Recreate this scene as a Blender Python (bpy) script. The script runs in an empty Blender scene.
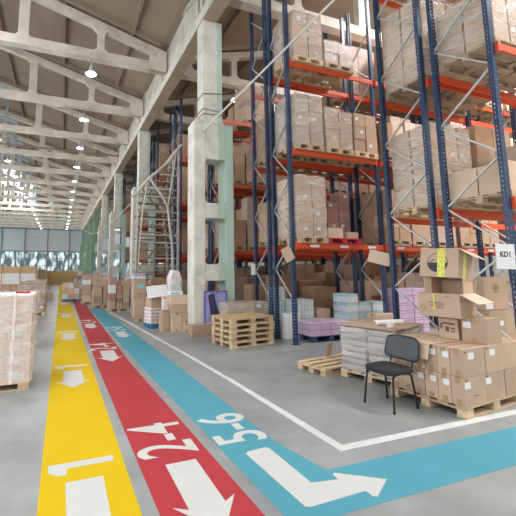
import bpy, math, random
from mathutils import Vector, Matrix, noise
random.seed(7)
SC = bpy.context.scene
COL = SC.collection
R = math.radians

# ------------------------------------------------------------ camera
cd = bpy.data.cameras.new('camera'); cam = bpy.data.objects.new('camera', cd); COL.objects.link(cam)
cam.location = (0, 0, 1.75)
cam.rotation_euler = (R(90 + 7.086), 0, R(-20.4465))
cd.sensor_width = 36; cd.lens = 362 / 516 * 36
cd.shift_x = .1182; cd.shift_y = -.0678
cd.clip_end = 400
SC.camera = cam
# ------------------------------------------------------------ daylight
w = bpy.data.worlds.new('overcast_sky'); SC.world = w; w.use_nodes = True
bg = w.node_tree.nodes['Background']; bg.inputs[0].default_value = (.90, .95, 1, 1); bg.inputs[1].default_value = 2.0
SC.view_settings.view_transform = 'Standard'; SC.view_settings.look = 'None'
SC.view_settings.exposure = 0.78; SC.view_settings.gamma = 1; SC.view_settings.use_curve_mapping = False


def area_light(name, loc, sx, sy, power, rot=(0, 0, 0), col=(1, 1, 1)):
    l = bpy.data.lights.new(name, 'AREA'); l.shape = 'RECTANGLE'; l.size = sx; l.size_y = sy; l.energy = power; l.color = col
    o = bpy.data.objects.new(name, l); COL.objects.link(o); o.location = loc; o.rotation_euler = rot
    return o


# area lamps standing in for daylight; rack bay ones added at unseen roof openings
area_light('roof_daylight_aisle', (-5.5, 4, 14.3), 2.4, 17, 1500, (0, 0, 0), (.97, .99, 1))
area_light('roof_daylight_aisle', (-5.5, 48, 14.3), 2.4, 8, 1100, (0, 0, 0), (.97, .99, 1))
area_light('rack_fill_light', (13.1, 3, 14.4), 4, 14, 4600, (0, 0, 0), (1, .98, .95))  # lamp added to brighten the rack bay
area_light('rack_fill_light', (13.1, 58, 14.4), 4, 34, 2200, (0, 0, 0), (1, .98, .95))


# ------------------------------------------------------------ materials
def mat(name, color, rough=.6, metal=0., var=.0, scale=6., stain=None, stain_amt=.5, bump=0., bscale=30., rand=0., coords='Object', stretch=None, spec=.5):
    m = bpy.data.materials.new(name); m.use_nodes = True
    nt = m.node_tree; N = nt.nodes; L = nt.links; b = N['Principled BSDF']
    b.inputs['Roughness'].default_value = rough; b.inputs['Metallic'].default_value = metal
    b.inputs['Specular IOR Level'].default_value = spec
    rgb = N.new('ShaderNodeRGB'); rgb.outputs[0].default_value = (*color, 1); out = rgb.outputs[0]
    tc = N.new('ShaderNodeTexCoord'); co = tc.outputs[coords]
    if stretch:
        mp = N.new('ShaderNodeMapping'); mp.inputs['Scale'].default_value = stretch; L.new(co, mp.inputs[0]); co = mp.outputs[0]
    if rand:
        oi = N.new('ShaderNodeObjectInfo'); mr = N.new('ShaderNodeMapRange')
        mr.inputs['To Min'].default_value = 1 - rand; mr.inputs['To Max'].default_value = 1 + rand
        L.new(oi.outputs['Random'], mr.inputs['Value'])
        h = N.new('ShaderNodeHueSaturation'); L.new(mr.outputs[0], h.inputs['Value']); L.new(out, h.inputs['Color']); out = h.outputs[0]
    if var:
        n = N.new('ShaderNodeTexNoise'); n.inputs['Scale'].default_value = scale; n.inputs['Detail'].default_value = 6; L.new(co, n.inputs['Vector'])
        mr = N.new('ShaderNodeMapRange'); mr.inputs['From Min'].default_value = .3; mr.inputs['From Max'].default_value = .7
        mr.inputs['To Min'].default_value = 1 - var; mr.inputs['To Max'].default_value = 1 + var; L.new(n.outputs[0], mr.inputs['Value'])
        h = N.new('ShaderNodeHueSaturation'); L.new(mr.outputs[0], h.inputs['Value']); L.new(out, h.inputs['Color']); out = h.outputs[0]
    if stain:
        n = N.new('ShaderNodeTexNoise'); n.inputs['Scale'].default_value = scale * .6; n.inputs['Detail'].default_value = 8; n.inputs['Roughness'].default_value = .7; L.new(co, n.inputs['Vector'])
        cr = N.new('ShaderNodeValToRGB'); cr.color_ramp.elements[0].position = .48; cr.color_ramp.elements[1].position = .68
        cr.color_ramp.elements[1].color = (stain_amt,) * 3 + (1,); L.new(n.outputs[0], cr.inputs[0])
        mx = N.new('ShaderNodeMix'); mx.data_type = 'RGBA'; L.new(cr.outputs[0], mx.inputs[0]); L.new(out, mx.inputs[6]); mx.inputs[7].default_value = (*stain, 1); out = mx.outputs[2]
    L.new(out, b.inputs['Base Color'])
    if bump:
        n = N.new('ShaderNodeTexNoise'); n.inputs['Scale'].default_value = bscale; n.inputs['Detail'].default_value = 5; L.new(co, n.inputs['Vector'])
        bp = N.new('ShaderNodeBump'); bp.inputs['Strength'].default_value = bump; bp.inputs['Distance'].default_value = .02
        L.new(n.outputs[0], bp.inputs['Height']); L.new(bp.outputs[0], b.inputs['Normal'])
    m['base'] = 1
    return m


M = {}
M['floor'] = mat('concrete_floor', (.268, .280, .281), .36, var=.16, scale=1.4, stain=(.165, .17, .175), stain_amt=.7, bump=.08, bscale=12, coords='Object')
M['yellow'] = mat('yellow_floor_paint', (.56, .385, .008), .75, spec=.12, var=.03, scale=1.5)
M['red'] = mat('red_floor_paint', (.36, .040, .050), .75, spec=.12, var=.04, scale=1.5)
M['teal'] = mat('teal_floor_paint', (.078, .27, .34), .75, spec=.12, var=.04, scale=1.5)
M['white_paint'] = mat('white_floor_paint', (.50, .50, .485), .75, spec=.12, var=.04, scale=3)
M['line_paint'] = mat('worn_white_line_paint', (.56, .57, .57), .6, var=.1, scale=4)
M['concrete'] = mat('whitewashed_concrete', (.64, .61, .56), .85, var=.1, scale=1.6, stain=(.30, .27, .23), stain_amt=.55, bump=.35, bscale=8)
M['truss'] = mat('painted_concrete_truss', (.76, .71, .64), .85, var=.12, scale=1.6, stain=(.40, .34, .28), stain_amt=.6, bump=.2, bscale=8)
M['soffit'] = mat('bare_concrete', (.47, .39, .30), .9, var=.15, scale=1.5, bump=.3)
M['roof'] = mat('brown_roof_slab', (.34, .275, .215), .9, var=.10, scale=.5, stain=(.24, .19, .155), stain_amt=.5, bump=.1, bscale=3)
M['blue'] = mat('blue_rack_paint', (.018, .065, .19), .35, metal=.0, var=.15, scale=9)
M['navy'] = mat('dark_blue_rack_paint', (.018, .04, .09), .4, var=.15, scale=9)
M['orange'] = mat('orange_beam_paint', (.66, .085, .022), .4, var=.06, scale=5)
M['galv'] = mat('galvanised_steel', (.50, .53, .54), .4, metal=.35, var=.1, scale=10)
M['card'] = mat('brown_cardboard', (.50, .355, .255), .75, var=.05, scale=4, rand=.14)
M['card2'] = mat('pale_cardboard', (.60, .45, .335), .75, var=.05, scale=4, rand=.12)
M['card3'] = mat('greyish_wrapped_cardboard', (.50, .385, .315), .4, var=.08, scale=5, rand=.13)
M['cardpink'] = mat('pink_printed_cardboard', (.46, .27, .25), .55, var=.22, scale=14, rand=.1)
M['carddark'] = mat('dark_cardboard', (.34, .215, .14), .8, var=.08, scale=4, rand=.2)
M['tape'] = mat('brown_packing_tape', (.40, .25, .15), .3)
M['ytape'] = mat('yellow_green_packing_tape', (.62, .62, .10), .3, var=.25, scale=30)
M['paper'] = mat('white_paper_label', (.78, .80, .82), .6)
M['ink'] = mat('black_ink', (.03, .03, .035), .6)
M['inkb'] = mat('brown_print', (.16, .10, .07), .7)
M['wood'] = mat('pallet_wood', (.60, .45, .29), .8, var=.2, scale=5, stain=(.34, .24, .16), stain_amt=.75, rand=.22, stretch=(1, 4, 4))
M['woodgrey'] = mat('weathered_pallet_wood', (.40, .31, .22), .85, var=.18, scale=5, rand=.2)
M['bluepallet'] = mat('dark_blue_pallet_plastic', (.03, .05, .13), .6, var=.1)
M['bluewood'] = mat('blue_pallet_paint', (.05, .2, .36), .6, var=.1)
M['redpallet'] = mat('red_pallet_paint', (.42, .03, .04), .55, var=.1)
M['white'] = mat('white_plastic', (.78, .79, .80), .4, rand=.06)
M['cyan'] = mat('cyan_print_pack', (.22, .62, .68), .35, rand=.12)
M['purple'] = mat('lilac_wrapped_pack', (.52, .38, .56), .35, var=.2, scale=12, rand=.12)
M['black'] = mat('black_powder_coat', (.012, .012, .014), .4)
M['fabric'] = mat('charcoal_seat_fabric', (.018, .020, .024), .9, bump=.3, bscale=200)
M['backshell'] = mat('dark_plastic_back', (.045, .055, .062), .32)
M['green'] = mat('green_wall_paint', (.13, .30, .20), .75, var=.12, scale=2, stain=(.42, .48, .42), stain_amt=.4)
M['greencol'] = mat('green_painted_column', (.16, .27, .19), .8, var=.15, scale=2, stain=(.45, .46, .42), stain_amt=.35)
M['bagpale'] = mat('pale_plastic_sheet', (.74, .73, .72), .3, var=.2, scale=6, bump=.5, bscale=12)
M['tan'] = mat('tan_chipboard', (.55, .38, .20), .8, var=.06, scale=3)
M['lampmetal'] = mat('lamp_reflector', (.62, .64, .64), .35, metal=.4)
M['bluegrey'] = mat('pale_blue_steel', (.45, .58, .68), .5)
M['steelpale'] = mat('pale_painted_steel', (.55, .52, .47), .5, var=.1)
M['steelbrown'] = mat('brown_primer_steel', (.22, .17, .14), .6, var=.15)
M['rod'] = mat('bright_steel_cable', (.66, .66, .64), .4)
M['cable'] = mat('pale_cable', (.60, .60, .58), .6)
M['redtape'] = mat('red_white_tape', (.72, .30, .28), .4, var=.6, scale=18)
M['violet'] = mat('violet_frame_paint', (.16, .13, .45), .5)
M['navycloth'] = mat('navy_cloth', (.035, .045, .12), .8)
M['dots'] = mat('white_tray_board', (.76, .75, .76), .6)


def emit(name, col, s):
    m = bpy.data.materials.new(name); m.use_nodes = True; b = m.node_tree.nodes['Principled BSDF']
    b.inputs['Emission Color'].default_value = (*col, 1); b.inputs['Emission Strength'].default_value = s
    return m


M['bulb'] = emit('lit_lamp_bulb', (1, 1, .95), 14)


def wrap_mat(name, tint, alpha, rough=.18, scale=3.):
    m = bpy.data.materials.new(name); m.use_nodes = True; nt = m.node_tree; N = nt.nodes; L = nt.links
    b = N['Principled BSDF']; b.inputs['Base Color'].default_value = (*tint, 1); b.inputs['Roughness'].default_value = rough
    tc = N.new('ShaderNodeTexCoord')
    mp = N.new('ShaderNodeMapping'); mp.inputs['Scale'].default_value = (.8, .8, 3.2); mp.inputs['Rotation'].default_value = (.4, .3, 0); L.new(tc.outputs['Object'], mp.inputs[0])
    n = N.new('ShaderNodeTexNoise'); n.inputs['Scale'].default_value = scale; n.inputs['Detail'].default_value = 5; n.inputs['Distortion'].default_value = 1.2; L.new(mp.outputs[0], n.inputs['Vector'])
    mr = N.new('ShaderNodeMapRange'); mr.inputs['From Min'].default_value = .42; mr.inputs['From Max'].default_value = .74
    mr.inputs['To Min'].default_value = alpha * .4; mr.inputs['To Max'].default_value = min(.9, alpha * 2.1); L.new(n.outputs[0], mr.inputs['Value'])
    L.new(mr.outputs[0], b.inputs['Alpha'])
    n2 = N.new('ShaderNodeTexNoise'); n2.inputs['Scale'].default_value = scale * 3; n2.inputs['Detail'].default_value = 4; n2.inputs['Distortion'].default_value = 2; L.new(mp.outputs[0], n2.inputs['Vector'])
    bp = N.new('ShaderNodeBump'); bp.inputs['Strength'].default_value = .6; bp.inputs['Distance'].default_value = .03; L.new(n2.outputs[0], bp.inputs['Height']); L.new(bp.outputs[0], b.inputs['Normal'])
    return m


M['film'] = wrap_mat('clear_stretch_film', (.88, .87, .86), .26, scale=2.4)
M['filmthick'] = wrap_mat('cloudy_stretch_film', (.74, .73, .72), .36, scale=1.5)


def perforated(name, color):
    """rack upright paint with two rows of punched slots one can see through"""
    m = mat(name, color, .35, var=.12, scale=8); nt = m.node_tree; N = nt.nodes; L = nt.links
    b = N['Principled BSDF']; tc = N.new('ShaderNodeTexCoord'); sx = N.new('ShaderNodeSeparateXYZ'); L.new(tc.outputs['Object'], sx.inputs[0])

    def mth(op, a, bb=None):
        n = N.new('ShaderNodeMath'); n.operation = op
        for i, v in enumerate((a, bb)):
            if v is None: continue
            if isinstance(v, (int, float)): n.inputs[i].default_value = v
            else: L.new(v, n.inputs[i])
        return n.outputs[0]
    fz = mth('FRACT', mth('MULTIPLY', sx.outputs['Z'], 1 / .075))
    hz = mth('LESS_THAN', mth('ABSOLUTE', mth('SUBTRACT', fz, .5)), .22)
    hx = mth('LESS_THAN', mth('ABSOLUTE', mth('SUBTRACT', mth('ABSOLUTE', sx.outputs['X']), .026)), .0085)
    hy = mth('LESS_THAN', mth('ABSOLUTE', mth('SUBTRACT', sx.outputs['Y'], .04)), .0085)
    hole = mth('MULTIPLY', hz, mth('MAXIMUM', hx, hy))
    L.new(mth('SUBTRACT', 1, hole), b.inputs['Alpha'])
    return m


M['upright'] = perforated('blue_perforated_upright', (.014, .045, .112))
M['uprightdark'] = perforated('navy_perforated_upright', (.018, .045, .11))


def column_mat():
    m = mat('whitewashed_column_green_side', (.70, .68, .64), .85, var=.1, scale=2.2, stain=(.36, .33, .28), stain_amt=.6, bump=.5, bscale=7)
    nt = m.node_tree; N = nt.nodes; L = nt.links; b = N['Principled BSDF']
    src = b.inputs['Base Color'].links[0].from_socket
    tc = N.new('ShaderNodeTexCoord'); sx = N.new('ShaderNodeSeparateXYZ'); L.new(tc.outputs['Object'], sx.inputs[0])
    n = N.new('ShaderNodeTexNoise'); n.inputs['Scale'].default_value = 3; n.inputs['Detail'].default_value = 8; L.new(tc.outputs['Object'], n.inputs['Vector'])
    a = N.new('ShaderNodeMath'); a.operation = 'MULTIPLY_ADD'; L.new(n.outputs[0], a.inputs[0]); a.inputs[1].default_value = .22; L.new(sx.outputs['X'], a.inputs[2])
    cr = N.new('ShaderNodeMapRange'); cr.inputs['From Min'].default_value = .21; cr.inputs['From Max'].default_value = .25; L.new(a.outputs[0], cr.inputs['Value'])
    mx = N.new('ShaderNodeMix'); mx.data_type = 'RGBA'; L.new(cr.outputs[0], mx.inputs[0]); L.new(src, mx.inputs[6]); mx.inputs[7].default_value = (.45, .58, .50, 1)
    L.new(mx.outputs[2], b.inputs['Base Color'])
    return m


M['column'] = column_mat()


def pattern_mat(name, c1, c2, c3, sx=6., sz=8., rough=.35):
    """printed packs: rows of little units in three tones"""
    m = bpy.data.materials.new(name); m.use_nodes = True; nt = m.node_tree; N = nt.nodes; L = nt.links; b = N['Principled BSDF']; b.inputs['Roughness'].default_value = rough
    tc = N.new('ShaderNodeTexCoord'); s = N.new('ShaderNodeSeparateXYZ'); L.new(tc.outputs['Object'], s.inputs[0])
    ad = N.new('ShaderNodeMath'); ad.operation = 'ADD'; L.new(s.outputs['X'], ad.inputs[0]); L.new(s.outputs['Y'], ad.inputs[1])
    cb = N.new('ShaderNodeCombineXYZ'); L.new(ad.outputs[0], cb.inputs[0]); L.new(s.outputs['Z'], cb.inputs[1])
    br = N.new('ShaderNodeTexBrick'); br.offset = 0; L.new(cb.outputs[0], br.inputs['Vector'])
    br.inputs['Scale'].default_value = 1; br.inputs['Brick Width'].default_value = 1 / sx; br.inputs['Row Height'].default_value = 1 / sz; br.inputs['Mortar Size'].default_value = .008
    br.inputs['Color1'].default_value = (*c1, 1); br.inputs['Color2'].default_value = (*c2, 1); br.inputs['Mortar'].default_value = (*c3, 1)
    n = N.new('ShaderNodeTexNoise'); n.inputs['Scale'].default_value = 14; L.new(tc.outputs['Object'], n.inputs['Vector'])
    mr = N.new('ShaderNodeMapRange'); mr.inputs['To Min'].default_value = .75; mr.inputs['To Max'].default_value = 1.25; L.new(n.outputs[0], mr.inputs[0])
    h = N.new('ShaderNodeHueSaturation'); L.new(br.outputs[0], h.inputs['Color']); L.new(mr.outputs[0], h.inputs['Value']); L.new(h.outputs[0], b.inputs['Base Color'])
    return m


M['packcyan'] = pattern_mat('cyan_white_pack_print', (.70, .80, .84), (.16, .56, .66), (.74, .62, .66), 6, 13)
M['packpurple'] = pattern_mat('lilac_pack_print', (.50, .36, .50), (.66, .54, .64), (.36, .20, .40), 3.3, 7)
M['packpink'] = pattern_mat('dusty_pink_pack_print', (.44, .27, .27), (.50, .33, .31), (.56, .46, .44), 6, 6)
M['packwhite'] = pattern_mat('white_grey_pack_print', (.66, .72, .74), (.52, .62, .64), (.40, .48, .50), 9, 8)
M['loadwhite'] = pattern_mat('pale_pack_print', (.66, .52, .45), (.74, .66, .62), (.80, .78, .77), 3.25, 4.9)


M['redwhite'] = pattern_mat('red_white_print', (.80, .76, .75), (.72, .40, .38), (.85, .82, .8), 9, 7)
M['bagwhite'] = mat('white_red_bag', (.76, .72, .71), .5, var=.15, scale=12, stain=(.62, .16, .16), stain_amt=.35)


# ------------------------------------------------------------ mesh helpers
class MB:
    def __init__(s): s.v = []; s.f = []; s.m = []; s.mi = 0

    def quad(s, pts):
        n = len(s.v); s.v += [tuple(p) for p in pts]; s.f.append(tuple(range(n, n + len(pts)))); s.m.append(s.mi); return s

    def box(s, x0, x1, y0, y1, z0, z1, T=None):
        n = len(s.v)
        P = [(x0, y0, z0), (x1, y0, z0), (x1, y1, z0), (x0, y1, z0), (x0, y0, z1), (x1, y0, z1), (x1, y1, z1), (x0, y1, z1)]
        if T is not None: P = [tuple(T @ Vector(p)) for p in P]
        s.v += P
        for f in ((0, 3, 2, 1), (4, 5, 6, 7), (0, 1, 5, 4), (1, 2, 6, 5), (2, 3, 7, 6), (3, 0, 4, 7)):
            s.f.append(tuple(n + i for i in f)); s.m.append(s.mi)
        return s

    def bar(s, a, b, wx, wz, up=(0, 0, 1)):
        """rectangular bar from a to b, wx wide across, wz deep along 'up'"""
        a = Vector(a); b = Vector(b); d = b - a; L = d.length; d.normalize(); u = Vector(up)
        if abs(d.dot(u)) > .99: u = Vector((1, 0, 0))
        x = d.cross(u).normalized(); z = x.cross(d).normalized()
        T = Matrix(((x.x, d.x, z.x, a.x), (x.y, d.y, z.y, a.y), (x.z, d.z, z.z, a.z), (0, 0, 0, 1)))
        return s.box(-wx / 2, wx / 2, 0, L, -wz / 2, wz / 2, T)

    def tube(s, pts, r, n=8, cap=True):
        pts = [Vector(p) for p in pts]; rs = r if isinstance(r, (list, tuple)) else [r] * len(pts); base = len(s.v); prev = None
        for i, p in enumerate(pts):
            d = (pts[min(i + 1, len(pts) - 1)] - pts[max(i - 1, 0)]).normalized()
            if prev is None:
                x = d.cross(Vector((0, 0, 1)))
                if x.length < .05: x = d.cross(Vector((1, 0, 0)))
                x.normalize()
            else:
                x = (prev - d * prev.dot(d)).normalized()
            prev = x; y = d.cross(x)
            for k in range(n):
                a = 2 * math.pi * k / n; s.v.append(tuple(p + (x * math.cos(a) + y * math.sin(a)) * rs[i]))
        for i in range(len(pts) - 1):
            for k in range(n):
                a = base + i * n + k; b = base + i * n + (k + 1) % n
                s.f.append((a, b, b + n, a + n)); s.m.append(s.mi)
        if cap:
            s.f.append(tuple(base + k for k in range(n))[::-1]); s.m.append(s.mi)
            s.f.append(tuple(base + (len(pts) - 1) * n + k for k in range(n))); s.m.append(s.mi)
        return s

    def prism(s, poly, a, b, axis='y', holes=None):
        """outline (2-D) extruded from a to b along the axis; poly given as (x,z) for y, (x,y) for z, (y,z) for x"""
        def P(u, v, t): return {'y': (u, t, v), 'z': (u, v, t), 'x': (t, u, v)}[axis]
        n = len(s.v); k = len(poly)
        s.v += [P(u, v, a) for u, v in poly] + [P(u, v, b) for u, v in poly]
        s.f.append(tuple(n + i for i in range(k))); s.m.append(s.mi); s.f.append(tuple(n + k + i for i in range(k))[::-1]); s.m.append(s.mi)
        for i in range(k):
            j = (i + 1) % k; s.f.append((n + i, n + j, n + k + j, n + k + i)); s.m.append(s.mi)
        return s

    def lathe(s, prof, c=(0, 0, 0), n=16):
        base = len(s.v)
        for r, z in prof:
            for k in range(n):
                a = 2 * math.pi * k / n; s.v.append((c[0] + r * math.cos(a), c[1] + r * math.sin(a), c[2] + z))
        for i in range(len(prof) - 1):
            for k in range(n):
                a = base + i * n + k; b = base + i * n + (k + 1) % n; s.f.append((a, b, b + n, a + n)); s.m.append(s.mi)
        return s

    def mesh(s, name, mats):
        me = bpy.data.meshes.new(name); me.from_pydata(s.v, [], s.f)
        for m in (mats if isinstance(mats, (list, tuple)) else [mats]): me.materials.append(m)
        me.polygons.foreach_set('material_index', s.m); me.update()
        import bmesh
        bm = bmesh.new(); bm.from_mesh(me); bmesh.ops.recalc_face_normals(bm, faces=bm.faces); bm.to_mesh(me); bm.free()
        return me

    def build(s, name, mats, parent=None, loc=(0, 0, 0), rz=0, bevel=0, smooth=False):
        o = bpy.data.objects.new(name, s.mesh(name, mats)); COL.objects.link(o); o.location = loc; o.rotation_euler.z = rz; o.parent = parent
        if bevel:
            b = o.modifiers.new('bevel', 'BEVEL'); b.width = bevel; b.segments = 2; b.limit_method = 'ANGLE'
        if smooth:
            o.data.polygons.foreach_set('use_smooth', [True] * len(o.data.polygons))
        return o


def tag(o, label=None, cat=None, group=None, kind=None):
    if label: o['label'] = label
    if cat: o['category'] = cat
    if group: o['group'] = group
    if kind: o['kind'] = kind
    return o


def empty(name, loc, rz=0, label=None, cat=None, group=None):
    o = bpy.data.objects.new(name, None); COL.objects.link(o); o.location = loc; o.rotation_euler.z = rz; o.empty_display_size = .1
    return tag(o, label, cat, group)


def inst(name, me, loc, rz=0, parent=None, label=None, cat=None, group=None, rot=None):
    o = bpy.data.objects.new(name, me); COL.objects.link(o); o.location = loc; o.rotation_euler = rot or (0, 0, rz); o.parent = parent
    return tag(o, label, cat, group)


def dup(root, loc, rz, label, group=None):
    r = root.copy(); COL.objects.link(r); r.location = loc; r.rotation_euler = (0, 0, rz); r['label'] = label
    if group: r['group'] = group
    for ch in root.children:
        c = ch.copy(); COL.objects.link(c); c.parent = r
        for g in ch.children:
            d = g.copy(); COL.objects.link(d); d.parent = c
    return r


def text_mesh(s, size, m, name, xs=1., off=0., depth=.0005):
    cu = bpy.data.curves.new('lettering', 'FONT'); cu.body = s; cu.size = size; cu.offset = off; cu.extrude = depth; cu.align_x = 'CENTER'; cu.align_y = 'CENTER'
    o = bpy.data.objects.new('lettering', cu); COL.objects.link(o)
    dg = bpy.context.evaluated_depsgraph_get(); me = bpy.data.meshes.new_from_object(o.evaluated_get(dg))
    bpy.data.objects.remove(o)
    for v in me.vertices: v.co.x *= xs
    me.materials.clear(); me.materials.append(m); me.name = name
    return me


def struct(o): o['kind'] = 'structure'; return o


# ------------------------------------------------------------ structure: floor, walls, roof
XL, XG, XR, YB, YF, ZT = -14.4, 3.62, 22.6, -6.0, 78.0, 9.5   # outer wall, girder line, far side of rack bay, near end, far wall, truss bottom
struct(MB().box(XL - .3, XR + .4, YB - 2, YF + .3, -.3, 0).build('floor', M['floor']))


def roof_z(x):       # top of the truss chords at x
    if x <= 3.8: return 10.55 + .27 * min(3.4 - x, 3.4 + 5.4) if x > -5.4 else 10.55 + .27 * 8.8 - .27 * (-5.4 - x)
    return 10.55 + .27 * (x - 4.3) if x < 13.3 else 10.55 + .27 * 9 - .27 * (x - 13.3)


def roof_strip(x0, x1, y0, y1, mb, t=.14):
    z0, z1 = roof_z(x0) + .02, roof_z(x1) + .02
    n = len(mb.v); mb.v += [(x0, y0, z0), (x1, y0, z1), (x1, y1, z1), (x0, y1, z0), (x0, y0, z0 + t), (x1, y0, z1 + t), (x1, y1, z1 + t), (x0, y1, z0 + t)]
    for f in ((0, 3, 2, 1), (4, 5, 6, 7), (0, 1, 5, 4), (1, 2, 6, 5), (2, 3, 7, 6), (3, 0, 4, 7)):
        mb.f.append(tuple(n + i for i in f)); mb.m.append(0)


mb = MB()
for a, b in ((XL, -6.8), (-4.2, 3.4), (3.4, 4.3), (4.3, 10.9), (15.3, XR)):
    roof_strip(a, b, YB, YF, mb)
OPEN = {-6.8: ((YB, 12.5), (44, 52)), 10.9: ((YB, 10), (41, YF))}  # near and rack bay openings cut out of view to let light in
for a, m_, b in ((-6.8, -5.4, -4.2), (10.9, 13.3, 15.3)):
    cuts = [YB] + [v for o_ in OPEN[a] for v in o_] + [YF]
    for y0, y1 in zip(cuts[0::2], cuts[1::2]):
        if y1 - y0 > .1:
            roof_strip(a, m_, y0, y1, mb); roof_strip(m_, b, y0, y1, mb)
# rib beams of the precast slabs
for k in range(-3, 16):
    y = 13.3 + 4.5 * k
    if not YB < y < YF: continue
    for a, b in ((XL, -6.8), (-4.2, 3.3), (4.4, 10.9), (15.3, XR)):
        za, zb = roof_z(a), roof_z(b)
        mb.bar((a, y + .38, za - .06), (b, y + .38, zb - .06), .12, .22)
        mb.bar((a, y - .38, za - .06), (b, y - .38, zb - .06), .12, .22)
for x in (-2.9, -.3, 2.2, 5.6, 7.9, 17.5, 20, -10, -12.4):
    mb.box(x - .06, x + .06, YB, YF, roof_z(x) - .16, roof_z(x) + .04)
struct(mb.build('ceiling', M['roof']))
# glazed roof lights over the two openings; rack bay one added for light
sk = MB()
for x0, x1 in ((-6.8, -4.2), (10.9, 15.3)):
    xm = (x0 + x1) / 2; z = roof_z(x0) + .3
    for k in range(0, 43):
        y = YB + 2 * k
        if not any(o_[0] <= y <= o_[1] for o_ in OPEN[x0]): continue
        sk.bar((x0, y, z + .5), (xm, y, z + 1.2), .06, .08); sk.bar((xm, y, z + 1.2), (x1, y, z + .5), .06, .08)
    for ya, yb in OPEN[x0]:
        sk.box(x0 - .08, x0 + .08, ya, yb, z - .2, z + .02); sk.box(x1 - .08, x1 + .08, ya, yb, z - .2, z + .02)
        sk.box(x0 - .05, x0 + .05, ya, yb, z + .45, z + .55); sk.box(x1 - .05, x1 + .05, ya, yb, z + .45, z + .55); sk.box(xm - .04, xm + .04, ya, yb, z + 1.15, z + 1.25)
    for k in range(0, 22):
        y = YB + 4 * k
        if not any(o_[0] <= y <= o_[1] for o_ in OPEN[x0]): continue
        sk.box(x0 - .06, x0 + .06, y - .06, y + .06, z - .2, z + .5); sk.box(x1 - .06, x1 + .06, y - .06, y + .06, z - .2, z + .5)
struct(sk.build('window_1', M['bluegrey']))

# end wall: ribbed upper panels, glazed lower part
mb = MB(); mb.box(XL, XR, YF, YF + .25, 5.0, 13.2); mb.box(XL, XR, YF, YF + .25, 0, 1.0)
for i in range(0, 93): mb.box(XL + .4 * i, XL + .4 * i + .12, YF - .04, YF, 5.0, 9.4)
mb.mi = 1
for i in range(0, 10): mb.box(XL + 4.1 * i - .12 - .6, XL + 4.1 * i + .12 - .6, YF - .2, YF - .04, 0, 9.8)
mb.box(XL, XR, YF - .15, YF - .04, 4.9, 5.1); mb.box(XL, XR, YF - .15, YF - .04, 9.3, 9.5)
M['wallgrey'] = mat('grey_ribbed_wall_panel', (.50, .54, .56), .7, var=.06, scale=2)
M['postgrey'] = mat('grey_steel_post', (.20, .23, .24), .6)
struct(mb.build('wall_far', [M['wallgrey'], M['postgrey']]))


def glass_mat():
    m = bpy.data.materials.new('cloudy_window_glass'); m.use_nodes = True; nt = m.node_tree; N = nt.nodes; L = nt.links
    N.remove(N['Principled BSDF']); out = N['Material Output']; tr = N.new('ShaderNodeBsdfTranslucent'); gl = N.new('ShaderNodeBsdfDiffuse'); mx = N.new('ShaderNodeMixShader')
    tc = N.new('ShaderNodeTexCoord'); mp = N.new('ShaderNodeMapping'); mp.inputs['Scale'].default_value = (1.6, 1, .5); n = N.new('ShaderNodeTexNoise'); n.inputs['Scale'].default_value = 1.1; n.inputs['Detail'].default_value = 1
    L.new(tc.outputs['Object'], mp.inputs[0]); L.new(mp.outputs[0], n.inputs['Vector'])
    cr = N.new('ShaderNodeValToRGB'); cr.color_ramp.elements[0].position = .42; cr.color_ramp.elements[0].color = (.22, .26, .25, 1); cr.color_ramp.elements[1].position = .6; cr.color_ramp.elements[1].color = (.75, .80, .82, 1)
    L.new(n.outputs[0], cr.inputs[0]); L.new(cr.outputs[0], tr.inputs[0]); gl.inputs[0].default_value = (.25, .28, .28, 1); mx.inputs[0].default_value = .3
    L.new(tr.outputs[0], mx.inputs[1]); L.new(gl.outputs[0], mx.inputs[2]); L.new(mx.outputs[0], out.inputs[0])
    return m


M['glass'] = glass_mat()
mb = MB(); mb.box(XL, XR, YF + .05, YF + .08, 1.0, 5.0); mb.mi = 1
for i in range(0, 37): mb.box(XL + i - .03, XL + i + .03, YF, YF + .05, 1.0, 5.0)
mb.box(XL, XR, YF, YF + .05, 2.2, 2.28); mb.box(XL, XR, YF, YF + .05, 3.6, 3.68)
struct(mb.build('window_2', [M['glass'], M['postgrey']]))

# outer side wall with a tall strip of glazing, and side wall behind the racks
mb = MB(); mb.box(XL - .25, XL, YB, YF, 0, 1.2); mb.box(XL - .25, XL, YB, YF, 7.5, 10.6)
for k in range(0, 15): mb.box(XL - .25, XL, YB + 6 * k - .3, YB + 6 * k + .3, 1.2, 7.5)
struct(mb.build('wall_left', M['concrete']))
struct(MB().box(XR, XR + .25, YB, YF, 0, 10.6).build('wall_right', M['concrete']))

struct(MB().box(-9, XR + .25, YB - .25, YB, 0, 7.8).build('wall_light_block', M['soffit']))  # unseen panel added behind the camera, height set to block frontal light

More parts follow.
